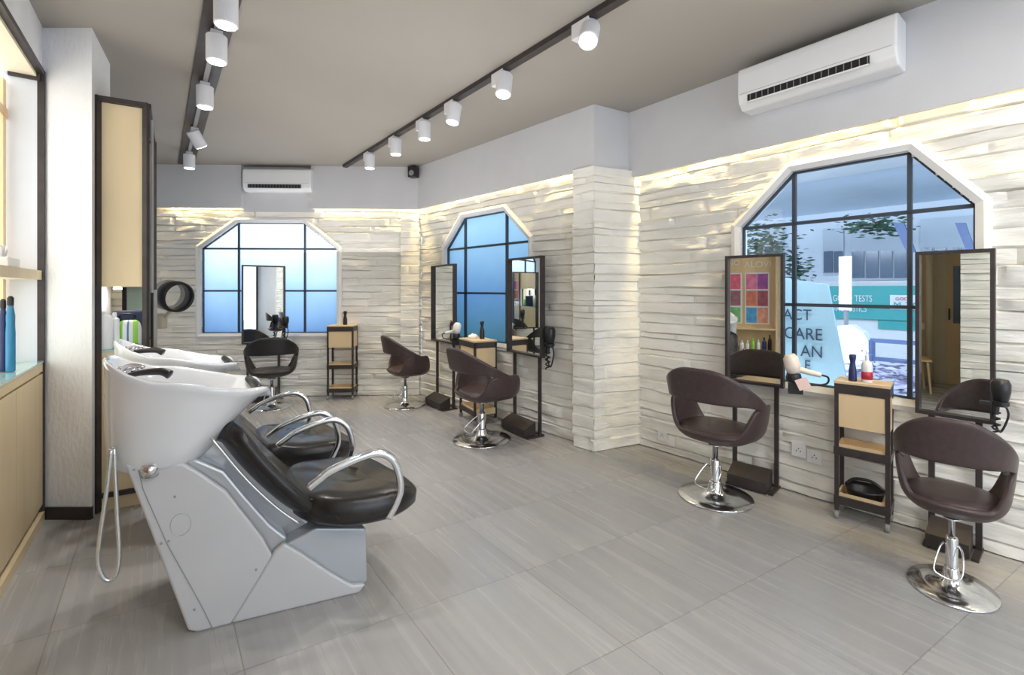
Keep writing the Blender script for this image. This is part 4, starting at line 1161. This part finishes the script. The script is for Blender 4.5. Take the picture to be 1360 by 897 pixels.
# ------------------------------------------------------------------ outside the large window
Co = -Cn
def ext(px, py, D):
    P = C0+Co*D; t, Y = on_line(px, P, Cd); return t, zat(py, Y)
def E_(t, D, z): return C0+Co*D+Cd*t+Vector((0, 0, z))
def eplate(bm, px0, py0, px1, py1, D, th=.02, zz=None):
    """upright plate parallel to the window wall"""
    ta_, za = ext(px0, py0, D); tb2, zb = ext(px1, py1, D); t2_, zc = ext(px1, py0, D)
    z0 = zb; z1 = za
    a, b = C0+Co*D+Cd*ta_, C0+Co*D+Cd*tb2
    prism(bm, [(a.x, a.y), (b.x, b.y), (b.x+Co.x*th, b.y+Co.y*th), (a.x+Co.x*th, a.y+Co.y*th)], z0, z1)
    return ta_, tb2, z0, z1
bm = B(); ps = [E_(-2.5, .10, 0), E_(8, .10, 0), E_(8, 11, 0), E_(-5, 11, 0)]; prism(bm, [(p.x, p.y) for p in ps], -.2, -.02); struct('ground_outside', bm, M_asphalt)
DB = 5.0
bd = empty('street_building', E_(1, DB, 0), 0, 'pale office building across the street seen through the large window', 'building')
def eobj(name, bm, m, par, **k):
    o = obj(name, bm, m, par, **k); o.matrix_parent_inverse = Matrix.Translation(-Vector(par.location)); return o
bm = B(); a, b = E_(-4, DB, 0), E_(7, DB, 0); prism(bm, [(a.x, a.y), (b.x, b.y), (b.x+Co.x*.3, b.y+Co.y*.3), (a.x+Co.x*.3, a.y+Co.y*.3)], 0, 4.2); eobj('wall', bm, M_facade, bd)
def wrect(px0, y0, px1, y1, D, th, m, name, par, y0b=None):
    bm = B(); eplate(bm, px0, y0, px1, y1, D, th); return eobj(name, bm, m, par)
wins = [(1093, 305, 1120, 365), (1130, 300, 1205, 372), (1222, 292, 1292, 372), (1015, 305, 1040, 350)]
for (x0, y0, x1, y1) in wins:
    f_ = wrect(x0, y0, x1, y1, DB-.06, .05, M_facade2, 'window', bd)
    ym = y0+(y1-y0)*.42
    nn_ = 2 if x1-x0 < 40 else 4
    for k in range(nn_):
        xa = x0+(x1-x0)*(k+.08)/nn_; xb = x0+(x1-x0)*(k+.92)/nn_
        o = wrect(xa, ym+4, xb, y1-3, DB-.09, .03, M_extglass, 'pane', bd)
wrect(1088, 374, 1300, 382, DB-.2, .2, M_white, 'ledge', bd)
bpy.context.view_layer.update()
# teal shop sign
DS = 4.6
sg = empty('shop_sign', E_(1.5, DS, 0), 0, 'teal diagnostics shop sign across the street with white lettering', 'sign')
t_a, z_a = ext(1094, 384, DS); t_b, z_b = ext(1300, 462, DS); zt_ = ext(1150, 384, DS)[1]; zb_ = ext(1150, 412, DS)[1]
zt_, zb_ = ext(1150, 380, DS)[1], ext(1150, 424, DS)[1]
def eplate2(name, t0, t1, z0, z1, D, th, m, par):
    a, b = E_(t0, D, 0), E_(t1, D, 0); bm = B(); prism(bm, [(a.x, a.y), (b.x, b.y), (b.x+Co.x*th, b.y+Co.y*th), (a.x+Co.x*th, a.y+Co.y*th)], z0, z1); return eobj(name, bm, m, par)
eplate2('board', t_a, t_b+.8, zb_, zt_, DS, .08, M_teal, sg)
def Emat(t, D, z):
    right = Cd; nrm = Cn
    return Matrix.Translation(E_(t, D, z)) @ Matrix(((right.x, 0, nrm.x, 0), (right.y, 0, nrm.y, 0), (0, 1, 0, 0), (0, 0, 0, 1)))
def etext(s, px, py, hpx, D, m, par, name='lettering', sx=1):
    t, z = ext(px, py, D); _, z2 = ext(px, py-hpx, D)
    M = Matrix.Translation(-Vector(par.location)) @ Emat(t, D, z) @ Matrix.Scale(sx, 4, (1, 0, 0))
    return text(name, s, (z2-z)/.70, m, par, M)
etext('GOOD TESTS', 1106, 400, 8, DS-.02, M_white, sg, sx=.62)
etext('DIAGNOSTICS', 1104, 413, 8, DS-.02, M_white, sg, sx=.52)
ta2, zz = ext(1182, 405, DS-.03); tb3, _ = ext(1222, 405, DS-.03)
eplate2('white_board', ta2, tb3, ext(1190, 411, DS)[1], ext(1190, 392, DS)[1], DS-.03, .02, M_white, sg)
etext('GOOD', 1189, 399, 4, DS-.05, M_red, sg); etext('M-TO', 1186, 409, 8, DS-.05, M_teal, sg)
# lower shopfront
sf = empty('shop_counter', E_(1.5, DS, 0), 0, 'white lower shop front below the teal sign across the street', 'shop front')
eplate2('front', t_a-.3, t_b+1, .02, zb_-.01, DS+.1, .2, M_white, sf)
for px in (1165,):
    t_, z_ = ext(px, 437, DS); eplate2('green_plate', t_, t_+.55, z_, z_+.16, DS+.05, .03, M_teal, sf)
# railing
rl = empty('blue_railing', E_(2, 1.6, 0), 0, 'dark blue steel railing outside the large window', 'railing')
for py in (452, 476):
    t_, z_ = ext(1156, py, 1.6); bm = B(); bar(bm, E_(t_, 1.6, z_), E_(t_+2.4, 1.6, z_), .025, .035); eobj('rail', bm, M_blue, rl)
t_, z_ = ext(1158, 452, 1.6)
for k in range(3): bm = B(); bar(bm, E_(t_+k*1.1, 1.6, -.02), E_(t_+k*1.1, 1.6, z_), .035, .035); eobj('post', bm, M_blue, rl)
# leaning lettered board close to the glass
DL = .55
lb_ = empty('lettered_board', E_(1.2, DL, 0), 0, 'grey-teal board with dark capital letters standing just outside the large window', 'board')
pp = [ext(1030, 368, DL), ext(1099, 378, DL), ext(1128, 528, DL), ext(1030, 528, DL)]
bm = B(); 
a = [bm.verts.new(E_(t, DL, z)) for t, z in pp]; b = [bm.verts.new(E_(t, DL+.03, z)) for t, z in pp]
pl = [ext(1128, 528, DL)[0], ext(1030, 528, DL)[0]]
bm.faces.new(a); bm.faces.new(b[::-1])
for i in range(4): bm.faces.new((a[i], a[(i+1) % 4], b[(i+1) % 4], b[i]))
eobj('panel', bm, M_board, lb_)
for s, px, py, h in (('ACT', 1040, 424, 14), ('CARE', 1041, 449, 15), ('AN', 1063, 473, 15), ('E', 1068, 491, 13)):
    etext(s, px, py, h, DL-.01, M_text, lb_, sx=.85)
bm = B(); t_, z_ = pp[3]; bar(bm, E_(t_+.1, DL+.05, -.02), E_(t_+.1, DL+.05, z_+.3), .04, .04); bar(bm, E_(t_+.6, DL+.05, -.02), E_(t_+.6, DL+.05, z_+.3), .04, .04); eobj('post', bm, M_grey, lb_)
# tall white banner
bn = empty('white_banner', E_(1.5, 2.4, 0), 0, 'tall narrow white banner standing in the street beyond the glass', 'banner')
t_, z_ = ext(1114, 341, 2.4); t2_, z2_ = ext(1131, 400, 2.4)
eplate2('banner_cloth', t_, t2_, z2_-.1, z_, 2.4, .02, M_white, bn)
bm = B(); bar(bm, E_((t_+t2_)/2, 2.43, -.02), E_((t_+t2_)/2, 2.43, z2_), .03, .03); eobj('pole', bm, M_grey, bn)
# white parapet / car-like curved white form
pw = empty('white_parapet', E_(1.5, 1.9, 0), 0, 'curved white parapet outside the large window behind the lettered board', 'parapet')
pts = [(1104, 434), (1130, 432), (1146, 442), (1156, 458), (1160, 520), (1110, 520)]
q = [ext(x, y, 1.9) for x, y in pts]; q = [(t, z if i < 4 else -.02) for i, (t, z) in enumerate(q)]
bm = B(); a = [bm.verts.new(E_(t, 1.9, z)) for t, z in q]; b = [bm.verts.new(E_(t, 2.05, z)) for t, z in q]
bm.faces.new(a); bm.faces.new(b[::-1])
for i in range(len(q)): bm.faces.new((a[i], a[(i+1) % len(q)], b[(i+1) % len(q)], b[i]))
eobj('parapet_wall', bm, M_white, pw)
# canopy over the pavement
bm = B(); ps = [E_(-3, .25, 0), E_(8, .25, 0), E_(8, DB, 0), E_(-3, DB, 0)]
prism(bm, [(p.x, p.y) for p in ps], 2.62, 2.72)
cn = struct('roof_canopy', bm, mat('canopy_blue_white', (.74, .82, .92), .6))
bm = B(); ps = [E_(-1.2, 1.0, 0), E_(7, 1.0, 0), E_(7, 2.25, 0), E_(-.6, 2.25, 0)]; prism(bm, [(p.x, p.y) for p in ps], 2.60, 2.62)
obj('canopy_edge', bm, M_white, cn)
bm = B(); p = E_(ext(1240, 248, 1.1)[0]+.1, 1.2, 2.612); lathe(bm, [(.06, 0), (.06, .008)], 20, Matrix.Translation(p)); ds = obj('street_downlight', bm, M_emit); setp(ds, 'round white downlight in the outdoor canopy, seen through the top right pane', 'light')
# window blinds cloth / diagonal blue awning arms
for (x0, x1, lb) in ((1186, 1212, 'left one of two'), (1268, 1292, 'right one of two')):
    D = 3.0; a0 = ext(x0, 296, D); a1 = ext(x0+14, 296, D); b0 = ext(x1-8, 335, D); b1 = ext(x1+4, 335, D)
    bm = B(); va = [bm.verts.new(E_(t, D, z)) for t, z in (a0, a1, b1, b0)]; vb = [bm.verts.new(E_(t, D+.05, z)) for t, z in (a0, a1, b1, b0)]
    bm.faces.new(va); bm.faces.new(vb[::-1])
    for i in range(4): bm.faces.new((va[i], va[(i+1) % 4], vb[(i+1) % 4], vb[i]))
    o = obj('awning_arm', bm, M_blue); setp(o, 'slanting dark blue awning panel under the canopy, '+lb, 'awning', 'blue awning panels')
# foliage
def leaves(name, px, py, D, rx, rz, n, label, m=M_leaf, cat='foliage', trunk=True):
    t, z = ext(px, py, D); c = E_(t, D, z); rt = empty(name, (c.x, c.y, -.02), 0, label, cat)
    bm = B(); rnd = random.Random(px)
    for k in range(n):
        a = rnd.gauss(0, .45); h = rnd.gauss(0, .45)
        p = Vector((0, 0, z+.02))+Cd*a*rx+Co*rnd.gauss(0, .2)+Vector((0, 0, h*rz))
        s = rnd.uniform(.03, .07); q = Matrix.Rotation(rnd.uniform(0, 6), 3, 'Z') @ Matrix.Rotation(rnd.uniform(-1, 1), 3, 'X')
        bm.faces.new([bm.verts.new(p+q @ Vector(v)*s) for v in ((-1, 0, 0), (0, -.4, 0), (1, 0, 0), (0, .4, 0))])
    obj('leaves', bm, m, rt)
    if trunk:
        bm = B(); tube(bm, [(0, 0, 0), (.03, .02, z*.6), (0, 0, z+.02)], [.05, .04, .02], 8); obj('trunk', bm, mat('bark', (.12, .09, .07), .8), rt)
    return rt
leaves('street_tree', 1010, 325, 3.2, .42, .35, 520, 'green street tree seen through the left panes of the large window', cat='tree')
leaves('street_tree', 1056, 358, 4.2, .22, .3, 260, 'smaller green tree behind the lettered board across the street', cat='tree')
leaves('hanging_branch', 1160, 300, 3.6, .36, .12, 300, 'leafy branch tips hanging before the upper windows across the street', cat='branch', trunk=False)
leaves('lilac_bush', 1190, 505, 1.3, .55, .16, 420, 'lilac flowering bush outside the lower right pane', M_lilac, 'bush', False)

# ------------------------------------------------------------------ lighting
w = bpy.data.worlds.new('world'); scn.world = w; w.use_nodes = True; nt = w.node_tree; N = nt.nodes; Lk = nt.links
bg = N['Background']; bg.inputs['Color'].default_value = (.72, .86, 1.0, 1); bg.inputs['Strength'].default_value = 1.6
# fill lamp added outside the unseen shop front, standing in for daylight
mid = (FL+FR)/2
def aim(o, tgt): 
    d = Vector(tgt)-Vector(o.location); o.rotation_euler = d.to_track_quat('-Z', 'Y').to_euler()
a_ = area('shopfront_fill', (mid.x-fn.x*.6+0, mid.y-fn.y*.6, 1.7), (0, 0, 0), 4.2, 2.6, 48, (.95, .97, 1.0)); aim(a_, (-.6, 3.0, .9))
# fill light panels added to the ceiling out of view, behind the viewer
for k, (q, dd_) in enumerate(((4.3, 1.2), (4.3, 2.9), (5.5, 2.0))):
    p = L_(q, dd_)
    pn_ = empty('fill_panel', (p.x, p.y, ZC), math.atan2(Ld.y, Ld.x), 'square fill light panel added behind the viewer, '+('near the left wall', 'near the right wall', 'nearest the shop front')[k], 'light', 'added fill panels')
    bm = B(); box(bm, -.31, .31, -.31, .31, -.02, 0); obj('frame', bm, M_white, pn_)
    bm = B(); box(bm, -.28, .28, -.28, .28, -.024, -.0205); obj('diffuser', bm, M_emit, pn_)
    area('panel_fill', (p.x, p.y, ZC-.04), (0, 0, 0), .55, .55, 13, (1, .96, .9))
# daylight behind the frosted windows
for kind, W, e in ((WK, W1, 7), (WA, W2, 6)):
    P, D, Nn = kind; c = (W['poly'][0][0]+W['poly'][1][0])/2; p = P+D*c-Nn*.75
    a_ = area('window_daylight', (p.x, p.y, 1.75), (0, 0, 0), 1.5, 1.4, e, (.86, .94, 1)); aim(a_, P+D*c+Vector((0, 0, 1.6)))
# soft fill lamps added unseen in mid-air, bouncing off the ceiling
for q, d_, e in ((-2.2, 2.0, 7), (-.6, 2.1, 9), (1.2, 2.1, 10), (3.0, 2.0, 9)):
    p = L_(q, d_); area('ceiling_fill', (p.x, p.y, 1.9), (PI, 0, math.atan2(Ld.y, Ld.x)), 1.3, 2.2, e, (1, .97, .93))
# fill lamps added unseen outside the window wall to brighten the street side
for z, e, ty in ((2.42, 110, .8), (.35, 22, 2.4)):
    p = E_(1.5, .16, z); a_ = area('street_fill', p, (0, 0, 0), 5, .3, e, (.85, .93, 1)); aim(a_, E_(1.5, 4, ty))
scn.view_settings.view_transform = 'Standard'; scn.view_settings.look = 'None'
scn.view_settings.exposure = 0.26; scn.view_settings.gamma = 1.0
scn.cycles.use_denoising = True
scn.cycles.max_bounces = 10; scn.cycles.diffuse_bounces = 5; scn.cycles.glossy_bounces = 6; scn.cycles.transparent_max_bounces = 12
scn.cycles.sample_clamp_indirect = 6; scn.cycles.caustics_reflective = False; scn.cycles.caustics_refractive = False
